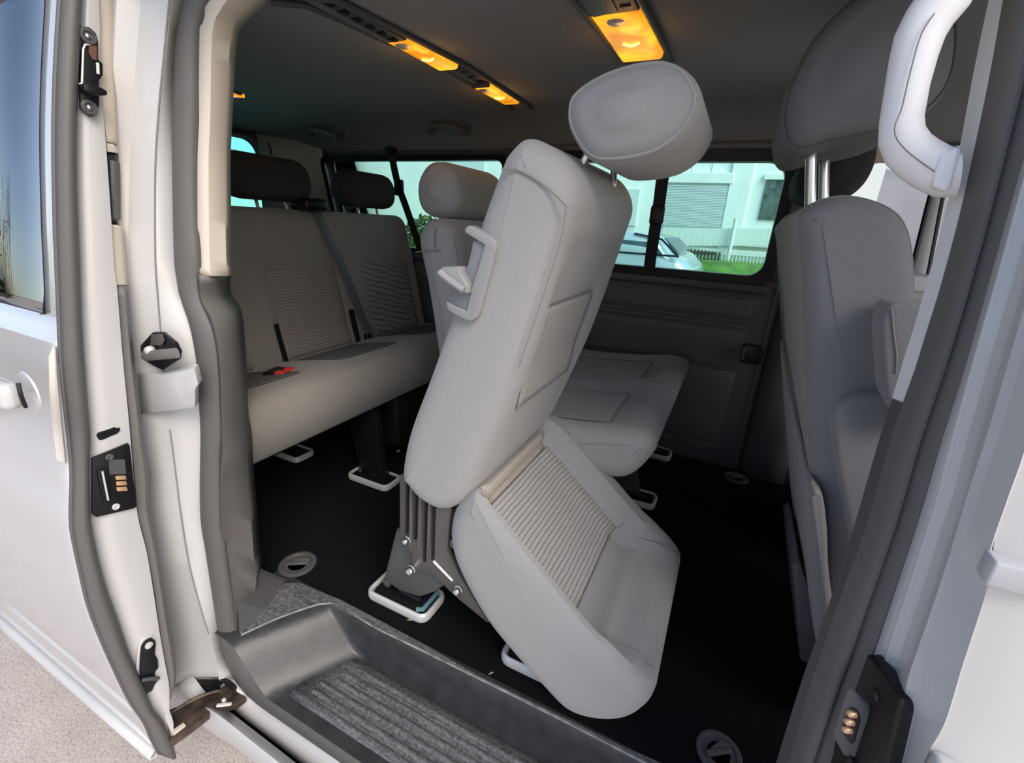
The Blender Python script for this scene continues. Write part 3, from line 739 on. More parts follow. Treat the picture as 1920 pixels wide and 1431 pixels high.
# seam across the side face below the shoulder and down its front edge
def side_line(px, y, r=.0014):
    return MB().tube([at(x, yy, 1, y) for x, yy in px], r, 6, smooth=20)
obj('seam', side_line([(941, 318), (965, 318), (1000, 334), (1035, 360), (1062, 387)], YN-.002), SEAM, ob)
obj('seam', side_line([(1062, 387), (1052, 450), (1030, 520), (1000, 610), (972, 690)], YN+.004, .001), SEAM, ob)
cush = prof_at([(852, 950), (840, 985), (843, 1030), (862, 1080), (905, 1156), (951, 1215), (1014, 1286), (1056, 1328), (1100, 1349), (1157, 1356), (1198, 1343), (1222, 1318),
    (1226, 1290), (1205, 1256, .2), (1160, 1206, .6), (1120, 1165, 1), (1060, 1093, 1), (1000, 1020, 1), (945, 953, 1), (905, 915, .8), (880, 915, .2)], YN+.02)
LC = Loft(cush, YN, YF+.01, .05, dip=bolster([.835], .14, .045, .068), bulge=.004)
oc = obj('cushion', LC.mesh(), CLOTH, ts)
ax = (Vector((cush[15][0], 0, cush[15][1]))-Vector((cush[18][0], 0, cush[18][1]))).normalized()
INS_C = ribbed('woven_cushion_insert', (.43, .42, .41), tuple(ax), 95, .38, .006, width=.11)
INS_C2 = ribbed('beige_woven_insert', (.45, .40, .345), (0, 1, 0), 110, .8, .004)
obj('insert_panel', LC.patch(15.2, 18.3, .672, .99), INS_C, oc, solid=-.004)
obj('insert_panel', LC.patch(18.35, 19.75, .676, .985), INS_C2, oc, solid=-.004, label='beige woven insert at the back of the cushion')
obj('seam', LC.seam([(15.15, .675), (15.15, .84), (15.15, 1.0)]), SEAM, oc)
obj('seam', LC.seam([(18.3, .68), (15.15, .678)], .0012), SEAM, oc)
obj('seam', LC.seam([(12.2, .69), (13.2, .70), (14.2, .69)], .0012), SEAM, oc)
obj('seam', LC.seam([(15.1, .99), (14.0, 1.0), (12.8, 1.03), (11.8, 1.06)], .0012), SEAM, oc)
hp = prof_at([(1052, 190), (1054, 232), (1078, 278), (1105, 300), (1140, 303), (1190, 297), (1240, 280), (1285, 243), (1313, 190), (1308, 150), (1285, 118), (1250, 101), (1205, 103), (1150, 117), (1100, 140), (1066, 165)], .70)
headrest(ts, hp, .70, 1.0, .04, CLOTH, [(at(1100, 285, 1, .80)+Vector((.02, 0, .03)), at(1080, 330, 1, .80)), (at(1180, 300, 1, .93)+Vector((-.03, 0, .02)), at(1150, 350, 1, .93))], seam_y=[.716, .984])
# release handle on the side
hb = thing  # (part helper below)
def hz(x, y): return at(820+x*.15368, 400+y*.15368, 1, YN)
fr1 = [(440, 150), (540, 190), (690, 280), (755, 370), (755, 440), (560, 1190), (500, 1290), (430, 1305), (330, 1270), (200, 1190), (160, 1130), (158, 1060), (200, 980), (300, 960), (395, 860), (400, 640), (470, 330), (380, 225), (385, 200)]
outer = [hz(*p) for p in [(380, 218), (400, 170), (440, 148), (500, 180), (690, 285), (745, 330), (760, 390), (757, 450), (660, 830), (560, 1195), (520, 1270), (455, 1305), (400, 1295), (280, 1235), (190, 1180), (162, 1125), (158, 1060), (280, 1130), (405, 1185), (455, 970), (462, 900), (540, 680), (624, 385), (520, 320), (400, 245)]]
rh = obj('handle_frame', MB().slab([p+Vector((0, -.013, 0)) for p in outer], (0, .022, 0), bev=.004, seg=3), PLAST, ts, smooth=40)
inn = [hz(*p) for p in [(470, 330), (560, 345), (622, 388), (540, 680), (465, 890), (455, 965), (405, 1185), (280, 1130), (160, 1058), (200, 980), (310, 930), (330, 700), (400, 640), (440, 480)]]
obj('handle_recess', MB().slab([p+Vector((0, -.008, 0)) for p in inn], (0, .012, 0), bev=.001), mat('blue_grey_recess', (.19, .20, .215), .45), rh, smooth=30)
lev = [hz(*p) for p in [(135, 690), (150, 645), (370, 640), (375, 720), (460, 860), (460, 965), (430, 955), (300, 860), (150, 730)]]
obj('lever', MB().slab([p+Vector((0, -.024, 0)) for p in lev], (0, .02, 0), bev=.003, seg=3), PLAST, rh, smooth=40)
obj('lever_lip', MB().tube([hz(*p)+Vector((0, -.026, 0)) for p in [(140, 700), (220, 770), (330, 850), (430, 920)]], .005, 8, smooth=12, ra=.006), PLAST, rh)
# bracket plates, bolts
def bz(x, y, yy): return at(660+x*.20964, 960+y*.20964, 1, yy)
up_ = [(425, -330), (425, 200), (445, 290), (480, 340), (540, 372), (528, 440), (545, 500), (610, 545), (740, 578), (850, 690), (960, 790), (1220, 1000), (1120, 830), (960, 570), (850, 335), (885, -80), (890, -330)]
obj('hinge_plate', MB().slab([bz(x, y, .675) for x, y in up_], (0, .012, 0), bev=.002), STEEL, ts, smooth=30)
for xa, xb, yb in ((495, 490, 190), (575, 565, 240), (665, 648, 440), (742, 722, 420)):
    obj('pleat', MB().tube([bz(xa, -300, .673), bz((xa+xb)/2, 60, .673), bz(xb, yb, .673)], .0035, 6), BLACK, ts)
for xa, xb in ((535, 530), (620, 608), (705, 690)):
    obj('pleat_ridge', MB().tube([bz(xa, -300, .673), bz(xb, 180, .673), bz(xb-4, 300, .674)], .005, 6), STEEL, ts)
lo_ = [(400, 150), (360, 300), (300, 540), (285, 600), (350, 650), (420, 700), (600, 760), (700, 730), (820, 665), (740, 560), (560, 380), (470, 250)]
obj('base_plate', MB().slab([bz(x, y, .70) for x, y in lo_], (0, .03, 0), bev=.003), DTRIM, ts, smooth=30)
for x, y, r, yy in ((500, 245, .0075, .672), (535, 510, .0095, .672), (955, 690, .0085, .670)):
    obj('bolt', MB().lathe(bz(x, y, yy), (0, -1, 0), [(r*1.25, -.006), (r*1.25, .003), (r, .004), (r, .010), (r*.7, .013)], 14), CHROME, ts)
obj('slot', MB().tube([bz(730, 440, .672), bz(900, 615, .672)], .0055, 8, ra=.003), WTRIM, ts)
def foot(parent, x0, x1, y0, y1, mech=True, clip=False):
    'chromed floor foot: rounded rail round a dark latch'
    z = .016; P = []
    r = .018
    for cx, cy, t0 in ((x1-r, y1-r, 0), (x0+r, y1-r, 90), (x0+r, y0+r, 180), (x1-r, y0+r, 270)):
        for k in range(5):
            t = math.radians(t0+22.5*k); P.append(Vector((cx+r*math.cos(t), cy+r*math.sin(t), z)))
    f = obj('foot_rail', MB().tube(P, .008, 8, closed=True, ra=.013, up=(0, 0, 1)), SATIN, parent)
    if mech:
        cx = (x0+x1)/2; cy = (y0+y1)/2
        obj('latch_body', MB().box((cx, cy, .014), (x1-x0-.022, y1-y0-.02, .026), .005), BLACK, f)
        obj('latch_roller', MB().cyl((cx-.01, cy-.006, .034), (x1-.035, cy-.006, .030), .011, 12), BLACK, f)
        obj('latch_hook', MB().lathe((x0+.032, cy, .034), (0, -1, 0), [(.012, -.01), (.012, .01), (.007, .013)], 12), STEEL, f)
        if clip: obj('teal_clip', MB().tube([(x1-.035, y1-.012, .034), (x1-.012, y1-.014, .034), (x1-.014, y0+.014, .031), (x1-.028, y0+.008, .030)], .006, 6), TEAL, f)
    return f
foot(ts, -.705, -.527, .705, .795, clip=True)
foot(ts, -.312, -.13, .705, .795)
foot(ts, -.705, -.527, .975, 1.06)
obj('leg_bracket', MB().slab([(-.68, 1.0, .02), (-.55, 1.0, .02), (-.44, 1.0, .38), (-.50, 1.0, .40)], (0, .02, 0), bev=.002), STEEL, ts, smooth=30)

# ---- the double seat beyond it
ds = thing('double_seat', (-.4, 1.47, 0), 'grey two person seat bench beyond the tilted seat', 'seat')
cp = [(-.70, .40), (-.70, .36), (-.60, .335), (-.40, .335), (-.24, .335), (-.165, .345), (-.125, .38), (-.10, .43), (-.095, .462), (-.115, .485), (-.16, .49, .2), (-.22, .482, 1), (-.30, .470, 1), (-.45, .455, 1), (-.58, .452, 1), (-.66, .440, .4)]
LD = Loft(cp, 1.03, 1.90, .05, dip=bolster([1.25, 1.68], .115, .07, .022), mid=34, bulge=.004)
oc = obj('cushion', LD.mesh(), CLOTH, ds)
for c in (1.25, 1.68):
    obj('insert_panel', LD.patch(11.2, 14.4, c-.125, c+.125), CLOTH, oc, solid=-.004)
    obj('seam', LD.seam([(11.1, c-.13), (11.1, c+.13)]), SEAM, oc)
obj('seam', LD.seam([(9.2, 1.10), (8.0, 1.075), (6.6, 1.09), (6.3, 1.15), (6.3, 1.2)], .0012), SEAM, oc)
obj('seam', LD.seam([(13.5, 1.465), (9.0, 1.465), (6.5, 1.465)], .0012), SEAM, oc)
bp = [(-.70, .41), (-.735, .62), (-.765, .78), (-.79, .88), (-.78, .925), (-.745, .95), (-.70, .945), (-.665, .91), (-.645, .83, .3), (-.625, .72, 1), (-.605, .60, 1), (-.585, .50, .8), (-.575, .42), (-.61, .385), (-.67, .385)]
LDB = Loft(bp, 1.035, 1.90, .045, dip=bolster([1.25, 1.68], .10, .06, .02), mid=34)
ob = obj('backrest', LDB.mesh(), CLOTH, ds)
obj('seam', MB().tube([(-.785, 1.034, .862), (-.74, 1.03, .868), (-.70, 1.031, .872)], .0014, 6), SEAM, ob)
obj('seam', MB().tube([(-.72, 1.031, .93), (-.72, 1.031, .872)], .0014, 6), SEAM, ob)
obj('seam', MB().tube([(-.668, 1.04, .915), (-.648, 1.036, .84), (-.64, 1.036, .77)], .0014, 6), SEAM, ob)
for c in (1.25, 1.68): obj('insert_panel', LDB.patch(8.7, 11.3, c-.11, c+.11), INS_B, ob, solid=-.004)
hp = [(x, 1.03+(z-1.03)*.92-.022) for x, z in [(-.835, 1.03), (-.83, 1.075), (-.80, 1.115), (-.76, 1.125), (-.72, 1.11), (-.695, 1.07), (-.69, 1.02), (-.705, .985), (-.74, .967), (-.785, .97), (-.82, .99)]]
for c in (1.24, 1.69):
    headrest(ds, hp, c-.15, c+.15, .045, HRDARK, [((-.745, c-.06, 1.0), (-.735, c-.06, .93)), ((-.745, c+.06, 1.0), (-.735, c+.06, .93))], seam_y=[c-.125, c+.125])
for y in (1.49, 1.90):
    foot(ds, -.29, -.108, y-.0, y+.085)
    foot(ds, -.68, -.50, y, y+.085)
    obj('leg_bracket', MB().slab([(-.66, y+.03, .02), (-.52, y+.03, .02), (-.50, y+.03, .35), (-.67, y+.03, .37)], (0, .03, 0), bev=.002), STEEL, ds, smooth=30)
    obj('leg_bracket', MB().slab([(-.27, y+.03, .02), (-.16, y+.03, .02), (-.24, y+.03, .35), (-.33, y+.03, .35)], (0, .03, 0), bev=.002), STEEL, ds, smooth=30)

# ---- the rear bench
rb = thing('rear_bench', (-1.25, 1.2, 0), 'grey three person bench seat across the rear of the cabin', 'seat')
cp = [(-1.46, .40), (-1.45, .35), (-1.35, .312), (-1.20, .312), (-1.08, .312), (-1.03, .325), (-.995, .38), (-.985, .43), (-.995, .475), (-1.025, .50), (-1.08, .505, .3), (-1.14, .495, 1), (-1.25, .475, 1), (-1.35, .452, 1), (-1.41, .435, .5)]
CEN = (.775, 1.22, 1.67)
LR = Loft(cp, .50, 1.89, .045, dip=bolster(CEN, .12, .07, .012), mid=50, bulge=.004)
oc = obj('cushion', LR.mesh(), CLOTHB, rb)
for c in CEN: obj('insert_panel', LR.patch(10.9, 13.2, c-.135, c+.135), mat('smooth_insert_cloth', (.13, .13, .132), .9, bump=(300, .3)) if c == CEN[0] else D.materials['smooth_insert_cloth'], oc, solid=-.003)
for yy in (.69, .72): pass
bp = [(-1.42, .38), (-1.45, .50), (-1.49, .66), (-1.53, .82), (-1.562, .91), (-1.55, .942), (-1.525, .954), (-1.49, .942), (-1.465, .90), (-1.445, .82, .4), (-1.425, .74, 1), (-1.40, .64, 1), (-1.38, .54, 1), (-1.36, .45, .6), (-1.355, .40), (-1.38, .37)]
LRB = Loft(bp, .50, 1.89, .045, dip=bolster(CEN, .125, .06, .022), mid=50)
ob = obj('backrest', LRB.mesh(), CLOTHB, rb)
INS_R = ribbed('wavy_back_insert', (.29, .27, .25), (.35, .0, 1), 110, .6, .012)
INS_R2 = ribbed('curved_line_insert', (.26, .25, .24), (.0, .28, 1), 42, .3, .03)
for c, mm in zip(CEN, (INS_R, INS_R, INS_R2)): obj('insert_panel', LRB.patch(9.75, 13.0, c-.155, c+.15), mm, ob, solid=-.004)
for yy in (1.418,): obj('seam', LRB.seam([(6.5, yy), (8.5, yy), (12.5, yy)], .0022), SEAM, ob)
for c in CEN: obj('seam', LRB.seam([(9.6, c-.14), (9.6, c+.14)], .0012), SEAM, ob)
# dark belt slits between the seat places
for yy, lx in ((1.045, .0), (1.395, .0)):
    obj('belt_slit', LRB.patch(11.6, 13.4, yy-.012, yy+.012, .003, 8, 2), BLACK, ob)
hp = [(-1.60, 1.04), (-1.595, 1.08), (-1.57, 1.115), (-1.535, 1.125), (-1.50, 1.11), (-1.48, 1.07), (-1.48, 1.02), (-1.495, .99), (-1.53, .978), (-1.57, .985), (-1.59, 1.005)]
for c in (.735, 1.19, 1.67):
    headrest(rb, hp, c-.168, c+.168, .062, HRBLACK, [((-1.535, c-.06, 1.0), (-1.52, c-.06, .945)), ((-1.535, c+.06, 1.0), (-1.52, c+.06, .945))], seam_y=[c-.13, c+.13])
for y in (1.108, 1.52):
    foot(rb, -1.17, -.99, y, y+.085)
    foot(rb, -1.60, -1.42, y-.02, y+.065)
    obj('leg_bracket', MB().slab([(-1.14, y+.03, .02), (-1.02, y+.03, .02), (-1.06, y+.03, .34), (-1.2, y+.03, .34)], (0, .03, 0), bev=.002), BLACK, rb, smooth=30)
obj('under_box', MB().box((-1.16, 1.36, .20), (.22, .20, .22), .02), BLACK, rb)
obj('cross_rail', MB().tube([(-1.1, .56, .30), (-1.1, 1.84, .30)], .02, 8), BLACK, rb)
for y in (1.16, 1.25, 1.33):
    obj('bolt', MB().lathe((-1.045, y, .06+.03*(y > 1.2)), (1, -.5, 0), [(.008, -.004), (.008, .004), (.004, .006)], 10), CHROME, rb)

# ---- front passenger seat, back towards us
fs = thing('front_seat', (.35, 1.08, 0), 'dark grey front passenger seat with map pocket and folded armrest', 'seat')
bp = [(.070, .985), (.085, .93), (.115, .82), (.155, .67), (.205, .49), (.245, .35), (.285, .22), (.315, .15), (.36, .13), (.385, .18), (.375, .30), (.345, .46), (.305, .62), (.265, .78), (.235, .90), (.205, .975), (.165, 1.005), (.11, 1.012)]
LF = Loft(bp, .83, 1.33, .034, mid=12, bulge=.004)
ob = obj('backrest', LF.mesh(), CLOTHD, fs)
obj('seam', LF.loop(.862, .0012), SEAM, ob)
obj('seam', LF.seam([(17.6, .85), (17.6, 1.0), (17.7, 1.3)], .0012), SEAM, ob)
# map pocket on the back, its mouth sagging towards the door side
def pocket_sag(v):
    k = .15*max(0, min(1, (1.31-v.y)/.40))*max(0, min(1, (v.z-.35)/.3))
    return Vector((v.x+k*.30, v.y, v.z-k))
LP = Loft([(.134, .71), (.148, .65), (.190, .50), (.230, .36), (.268, .24), (.300, .158), (.33, .15), (.30, .24), (.26, .36), (.215, .50), (.172, .65), (.150, .71)], .80, 1.31, .014, mid=12, xf=pocket_sag)
pk_ = obj('map_pocket', LP.mesh(), CLOTHD, fs)
obj('pocket_hem', LP.seam([(11.6, .82), (11.8, .98), (12.0, 1.15), (11.8, 1.29)], .004), SEAM, pk_)
# side shield and armrest
shp = [(1560, 800), (1564, 772), (1580, 752), (1612, 743), (1660, 739), (1740, 738), (1740, 1080), (1660, 1130), (1600, 1040), (1585, 960), (1570, 880)]
obj('side_shield', MB().slab([at(x, y, 1, .80) for x, y in shp], (0, .05, 0), bev=.012, seg=4), CLOTHD, fs, smooth=50)
arm = [(1652, 620), (1656, 590), (1668, 570), (1700, 566), (1760, 566), (1760, 800), (1690, 800), (1660, 745), (1655, 680)]
oa = obj('armrest', MB().slab([at(x, y, 1, .755) for x, y in arm], (0, .06, 0), bev=.018, seg=4), CLOTHD, fs, smooth=50)
obj('stitching', MB().tube([at(x, y, 1, .7535) for x, y in [(1672, 576), (1676, 620), (1682, 670), (1680, 700)]], .0012, 6, smooth=10), SEAM, oa)
obj('seat_cushion', Loft([(.33, .30), (.40, .42), (.60, .44), (.82, .46), (.86, .42), (.84, .34), (.6, .29), (.42, .27)], .83, 1.33, .05).mesh(), CLOTHD, fs)
obj('pedestal', MB().box((.56, 1.08, .14), (.42, .46, .28), .03), DTRIM, fs)
obj('pedestal_step', MB().slab([at(1484, 1060, 1, .95), at(1500, 1055, 1, .95), at(1545, 1180, 1, .95), at(1525, 1250, 1, .95), at(1500, 1240, 1, .95)], (0, .25, 0), bev=.006), DTRIM, fs)
hp = prof_at([(1465, 262), (1462, 220), (1478, 160), (1520, 80), (1575, 20), (1640, -30), (1720, -45), (1770, -20), (1790, 60), (1780, 150), (1745, 205), (1690, 240), (1620, 262), (1545, 276), (1500, 288), (1478, 285)], .90)
LH, oh = headrest(fs, hp, .85, 1.17, .05, mat('front_headrest_cloth', (.135, .136, .145), .85, bump=(350, .2)), [(at(1522, 262, 1, .95), at(1519, 402, 1, .95)), (at(1547, 262, 1, 1.08), at(1544, 402, 1, 1.08))], seam_y=[.875, 1.145], bulge=.014, pr=.0085)
# ---- driver's seat beyond, its headrest and shoulder in view
dr = thing('driver_seat', (.35, 1.66, 0), 'dark driver seat mostly hidden behind the front passenger seat', 'seat')
bp2 = [(x+.02, z) for x, z in bp]
obj('backrest', Loft(bp2, 1.42, 1.86, .05).mesh(), CLOTHD, dr)
hp = [(.10, 1.09), (.105, 1.14), (.14, 1.20), (.19, 1.23), (.24, 1.21), (.26, 1.15), (.25, 1.09), (.21, 1.05), (.15, 1.045), (.115, 1.06)]
headrest(dr, hp, 1.47, 1.80, .05, HRBLACK, [((.165, 1.57, 1.08), (.155, 1.57, .98)), ((.165, 1.70, 1.08), (.155, 1.70, .98))])
obj('seat_cushion', Loft([(.33, .30), (.40, .42), (.60, .44), (.82, .46), (.86, .42), (.84, .34), (.6, .29), (.42, .27)], 1.42, 1.86, .05).mesh(), CLOTHD, dr)
obj('pedestal', MB().box((.56, 1.64, .14), (.42, .42, .28), .03), DTRIM, dr)

# ================================================================== SLIDING DOOR, pushed back along the near side
sdx = -.935
def dx(px, py, x=sdx): return at(px, py, 0, x)
dr_ = thing('sliding_door', (-1.5, .30, -.2), 'silver sliding door pushed open behind the opening', 'door')
A_L = [(113, -60), (109, 8), (102, 134), (99, 268), (102, 436), (104, 480), (109, 600), (114, 700), (132, 870), (131, 960), (134, 1001), (148, 1068), (164, 1135), (188, 1199), (215, 1260), (241, 1313), (268, 1353), (282, 1385), (296, 1412)]
A_R = [(155, -60), (150, 8), (142, 200), (141, 335), (146, 480), (151, 614), (159, 731), (166, 815), (164, 882), (166, 960), (174, 1011), (194, 1092), (218, 1159), (241, 1226), (268, 1286), (285, 1330), (302, 1350), (319, 1390), (328, 1418)]
A_E = [(180, -60), (186, 8), (189, 117), (193, 201), (201, 302), (208, 402), (214, 497), (220, 547), (231, 681), (241, 782), (247, 849), (257, 960), (275, 1035), (288, 1112), (302, 1203), (317, 1286), (317, 1320), (309, 1345)]
dl = cat([dx(*q) for q in A_L], 80); drr = cat([dx(*q) for q in A_R], 80); de = cat([dx(*q) for q in A_E], 80)
# outer skin: the edge curve carried back along the van
prof = [Vector((0, p.y, p.z)) for p in dl]
def skin(x, dyf): return [Vector((x, p.y+dyf(p.z), p.z)) for p in prof]
def crease(z):
    d = 0
    d += .012*sst((z-.735)/.02)           # glasshouse set back above the shoulder line
    d += .004*sst((.50-z)/.015)           # lower crease
    return d
z0 = dl[-1].z
zt = [p.z for p in prof]
WINZ = None
def winmask(p, x): return None
# split the skin round the window
wz = dx(70, 612).z
hi = [i for i, z in enumerate(zt) if z >= wz]; lo = [i for i, z in enumerate(zt) if z < wz]
iw = max(hi)+1
cols = [-.938, -.942, -.955, -.975, -1.0, -1.05, -1.2, -1.45, -1.8, -2.1]
S = [[Vector((x, p.y+crease(p.z)-.004*min(1, abs(x-sdx)/.01), p.z)) for p in prof[iw-1:]] for x in cols]
SK = MB().sheet(S)
xw = -.9955
S2 = [[Vector((x, p.y+crease(p.z)-.004*min(1, abs(x-sdx)/.01), p.z)) for p in prof[:iw]] for x in cols if x >= xw]+[[Vector((xw, p.y+crease(p.z)-.004, p.z)) for p in prof[:iw]]]
SK2 = MB().sheet(S2)
obj('outer_skin', SK, PAINTD, dr_, solid=.004, smooth=25)
obj('window_post', SK2, PAINTD, dr_, solid=.004, smooth=25)
# lower hem turning under the door
hem = [[Vector((x, z_y, z_z)) for z_y, z_z in ((dl[-1].y+crease(z0)-.004, z0+.002), (dl[-1].y-.012, z0-.006), (dl[-1].y-.014, z0-.014), (dl[-1].y-.004, z0-.020), (dl[-1].y+.05, z0-.024))] for x in (-.945, -1.2, -1.6, -2.1)]
obj('lower_hem', MB().sheet(hem), PAINT, dr_, solid=.004, smooth=60)
# window glass with its dark edge
gw = [[Vector((x, p.y+crease(p.z)-.001, p.z)) for p in prof[:iw]] for x in (xw+.003, -1.15, -1.5, -2.1)]
obj('window_glass', MB().sheet(gw), BGLASS, dr_, solid=.004)
ge = [Vector((xw, p.y+crease(p.z)-.003, p.z)) for p in prof[:iw-2]]
ge += [Vector((xw-.008, prof[iw-1].y+crease(wz)-.003, wz+.006)), Vector((xw-.03, prof[iw-1].y+crease(wz)-.003, wz)), Vector((-2.1, prof[iw-1].y+crease(wz)-.003, wz))]
obj('window_rubber', MB().tube(ge, .0018, 6), BLACK, dr_)
iz = [Vector((xw-.052, p.y+crease(p.z)+.004, p.z)) for p in prof[:iw-1]]
obj('window_inner_edge', MB().tube(iz, .0015, 5), BLACK, dr_)
# front edge: rubber seal, painted edge face, inner trims
obj('edge_seal', seal_sheet([p+Vector((.004, -.002, 0)) for p in dl], [p+Vector((.004, 0, 0)) for p in drr], 0, 2), RUBBER, dr_, solid=.004)
hs = []
for j in range(8):
    t = j/7; hs.append([p.lerp(q, t)+Vector((.006+.013*math.sin(PI*t)**.7, 0, 0)) for p, q in zip(dl, drr)])
obj('edge_seal_bead', MB().sheet(hs), RUBBER, dr_, solid=.004)
efc = [p.lerp(q, .5)+Vector((.003, 0, 0)) for p, q in zip(drr, de)]
obj('edge_face', MB().sheet([[q+Vector((-.004, 0, 0)) for q in drr], efc, de, [q+Vector((-.02, .004, 0)) for q in de]]), PAINT, dr_, solid=.004, smooth=50)
B_R = [(212, -60), (214, 8), (217, 80), (219, 200), (221, 272)]
B_L = [(178, -60), (185, 8), (189, 117), (193, 201), (200, 266)]
def strip(name, L, R, m, o=(-.008, -.016), d=.03, n=30, lab=None, rnd=.004):
    a = cat([dx(x, y, sdx+o[0]) for x, y in L], n); b = cat([dx(x, y, sdx+o[1]) for x, y in R], n)
    md = [p.lerp(q, .5)+Vector((rnd, 0, 0)) for p, q in zip(a, b)]
    return obj(name, MB().sheet([[q+Vector((-d, 0, 0)) for q in a], a, md, b, [q+Vector((-d, .01, 0)) for q in b]]), m, dr_, solid=.003, smooth=40, label=lab)
strip('inner_upper_trim', B_L, B_R, CREAM, lab='cream upper inner trim')
strip('inner_upper_cap', [(200, 268), (201, 284)], [(221, 274), (223, 288)], CREAM)
strip('latch_slot', [(202, 286), (206, 350), (210, 418)], [(222, 288), (222, 350), (221, 421)], BLACK, (-.02, -.024))
strip('slot_glass', [(206, 300), (209, 360), (212, 410)], [(214, 302), (215, 360), (215, 412)], TRIMG, (-.014, -.016), d=.004)
strip('inner_middle_trim', [(209, 421), (213, 480), (218, 535)], [(231, 425), (235, 480), (239, 535)], CREAM)
C_R = [(239, 536), (246, 614), (255, 698), (265, 782), (271, 832), (283, 885), (282, 905), (283, 950), (297, 1035), (312, 1136), (325, 1206), (330, 1270), (320, 1308)]
C_L = [(220, 536), (226, 614), (233, 698), (243, 782), (249, 849), (254, 910), (258, 960), (265, 990), (276, 1035), (290, 1112), (303, 1203), (315, 1270), (313, 1312)]
strip('inner_lower_trim', C_L, C_R, TRIMG, n=50, lab='dark grey lower inner trim', rnd=.006)
# upper lock carrier
def ept(px, py, o=.004): return dx(px, py, sdx+o)
lk = obj('lock_carrier', MB().slab([ept(*q) for q in [(154, 50), (165, 52), (176, 62), (181, 76), (181, 112), (190, 120), (190, 142), (183, 150), (183, 200), (178, 216), (168, 220), (156, 212), (147, 202), (146, 150), (149, 100)]], (.006, 0, 0), bev=.002), BLACK, dr_, smooth=35)
for x, y in ((165, 68), (168, 202)):
    obj('lock_ring', MB().lathe(ept(x, y, .012), (1, 0, 0), [(.0105, -.004), (.0105, .001), (.009, .0025), (.007, .0025), (.006, .0)], 16), DTRIM, lk)
    obj('lock_screw', MB().lathe(ept(x, y, .012), (1, 0, 0), [(.0035, -.002), (.0035, .002), (.002, .003)], 10), CHROME, lk)
obj('lock_tongue', MB().slab([ept(x, y, .012) for x, y in [(147, 158), (160, 158), (182, 166), (192, 172), (192, 180), (178, 181), (155, 176), (147, 170)]], (.016, 0, 0), bev=.003), BLACK, lk, smooth=35)
obj('lock_plate', MB().slab([ept(x, y, .0105) for x, y in [(166, 86), (180, 86), (180, 113), (173, 112), (166, 100)]], (.002, 0, 0)), mat('rust_brown_plate', (.14, .07, .05), .6), lk, smooth=None)
obj('lock_spring', MB().tube([ept(x, y, .012) for x, y in [(176, 82), (160, 84), (156, 92), (154, 156), (148, 158)]], .0014, 6), SATIN, lk)
obj('lock_pin', MB().tube([ept(183, 118, .012), ept(184, 139, .012)], .002, 6), SATIN, lk)
# oval hole, contact block, lower lock
obj('drain_hole', MB().slab([ept(x, y, -.001) for x, y in [(180, 817), (183, 811), (212, 800), (217, 802), (222, 801), (223, 806), (218, 812), (190, 824), (184, 824)]], (.004, 0, 0)), BLACK, dr_, smooth=None)
cb = obj('contact_plate', MB().slab([ept(x, y, .003) for x, y in [(170, 858), (238, 830), (241, 835), (254, 948), (250, 952), (178, 969), (170, 962)]], (.005, 0, 0), bev=.0015), BLACK, dr_, smooth=35)
obj('contact_bar', MB().slab([ept(x, y, .007) for x, y in [(180, 880), (197, 875), (202, 880), (205, 935), (192, 942), (182, 900)]], (.005, 0, 0), bev=.0015), BLACK, cb, smooth=35)
obj('contact_spring', MB().tube([ept(192, 884, .0135), ept(203, 938, .0135)], .0016, 6), SATIN, cb)
obj('contact_window', MB().slab([ept(x, y, .007) for x, y in [(204, 862), (233, 861), (236, 888), (204, 890)]], (.002, 0, 0), bev=.0006), DTRIM, cb, smooth=None)
for y in (896, 906.5, 917):
    o = (y-896)*.1
    obj('contact_pad', MB().slab([ept(x, yy, .008) for x, yy in [(215+o, y-4), (234+o, y-5), (236+o, y+2.5), (216+o, y+3.5)]], (.004, 0, 0), bev=.0012), COPPER, cb, smooth=35)
for x, y in ((205, 857), (217, 950)):
    obj('contact_screw', MB().lathe(ept(x, y, .008), (1, 0, 0), [(.006, -.002), (.006, .002), (.004, .003), (.002, .0015)], 12), SATIN if y > 900 else DTRIM, cb)
ll = obj('lower_lock', MB().slab([ept(x, y, .002) for x, y in [(264, 1212), (272, 1200), (282, 1195), (289, 1200), (290, 1208), (288, 1225), (294, 1236), (295, 1250), (289, 1258), (288, 1266), (296, 1270), (294, 1275), (288, 1282), (283, 1294), (272, 1300), (263, 1294), (261, 1283), (261, 1250)]], (.005, 0, 0), bev=.0015), BLACK, dr_, smooth=35)
obj('lower_lock_screw', MB().lathe(ept(279, 1210, .008), (1, 0, 0), [(.007, -.002), (.007, .002), (.004, .003)], 12), SATIN, ll)
obj('lower_lock_tongue', MB().tube([ept(266, 1276, .010), ept(280, 1273, .014), ept(295, 1273, .010)], .004, 8, smooth=8, ra=.006), DTRIM, ll)
obj('lower_lock_rim', MB().tube([ept(x, y, .003) for x, y in [(284, 1192), (272, 1196), (262, 1210), (258, 1250), (258, 1285)]], .003, 6, smooth=14), PAINT, ll)
# exterior handle
hy = dx(30, 745).y+crease(.62)-.004
hp_ = at(25, 744, 1, hy-.02)
h = obj('door_handle', MB().box((hp_.x-.105, hy-.022, hp_.z), (.22, .026, .040), .012, 4), PAINTD, dr_, smooth=60)
obj('handle_cup', MB().lathe((hp_.x-.02, hy+.001, hp_.z-.004), (0, -1, 0), [(.030, -.002), (.029, .0001), (.022, .0004), (.001, .0005)], 28), PAINTD, dr_, smooth=60)
obj('handle_gasket', MB().tube([(hp_.x+.002, hy-.012, hp_.z+.018), (hp_.x+.006, hy-.014, hp_.z), (hp_.x+.002, hy-.012, hp_.z-.018)], .0025, 6, smooth=8), BLACK, h)
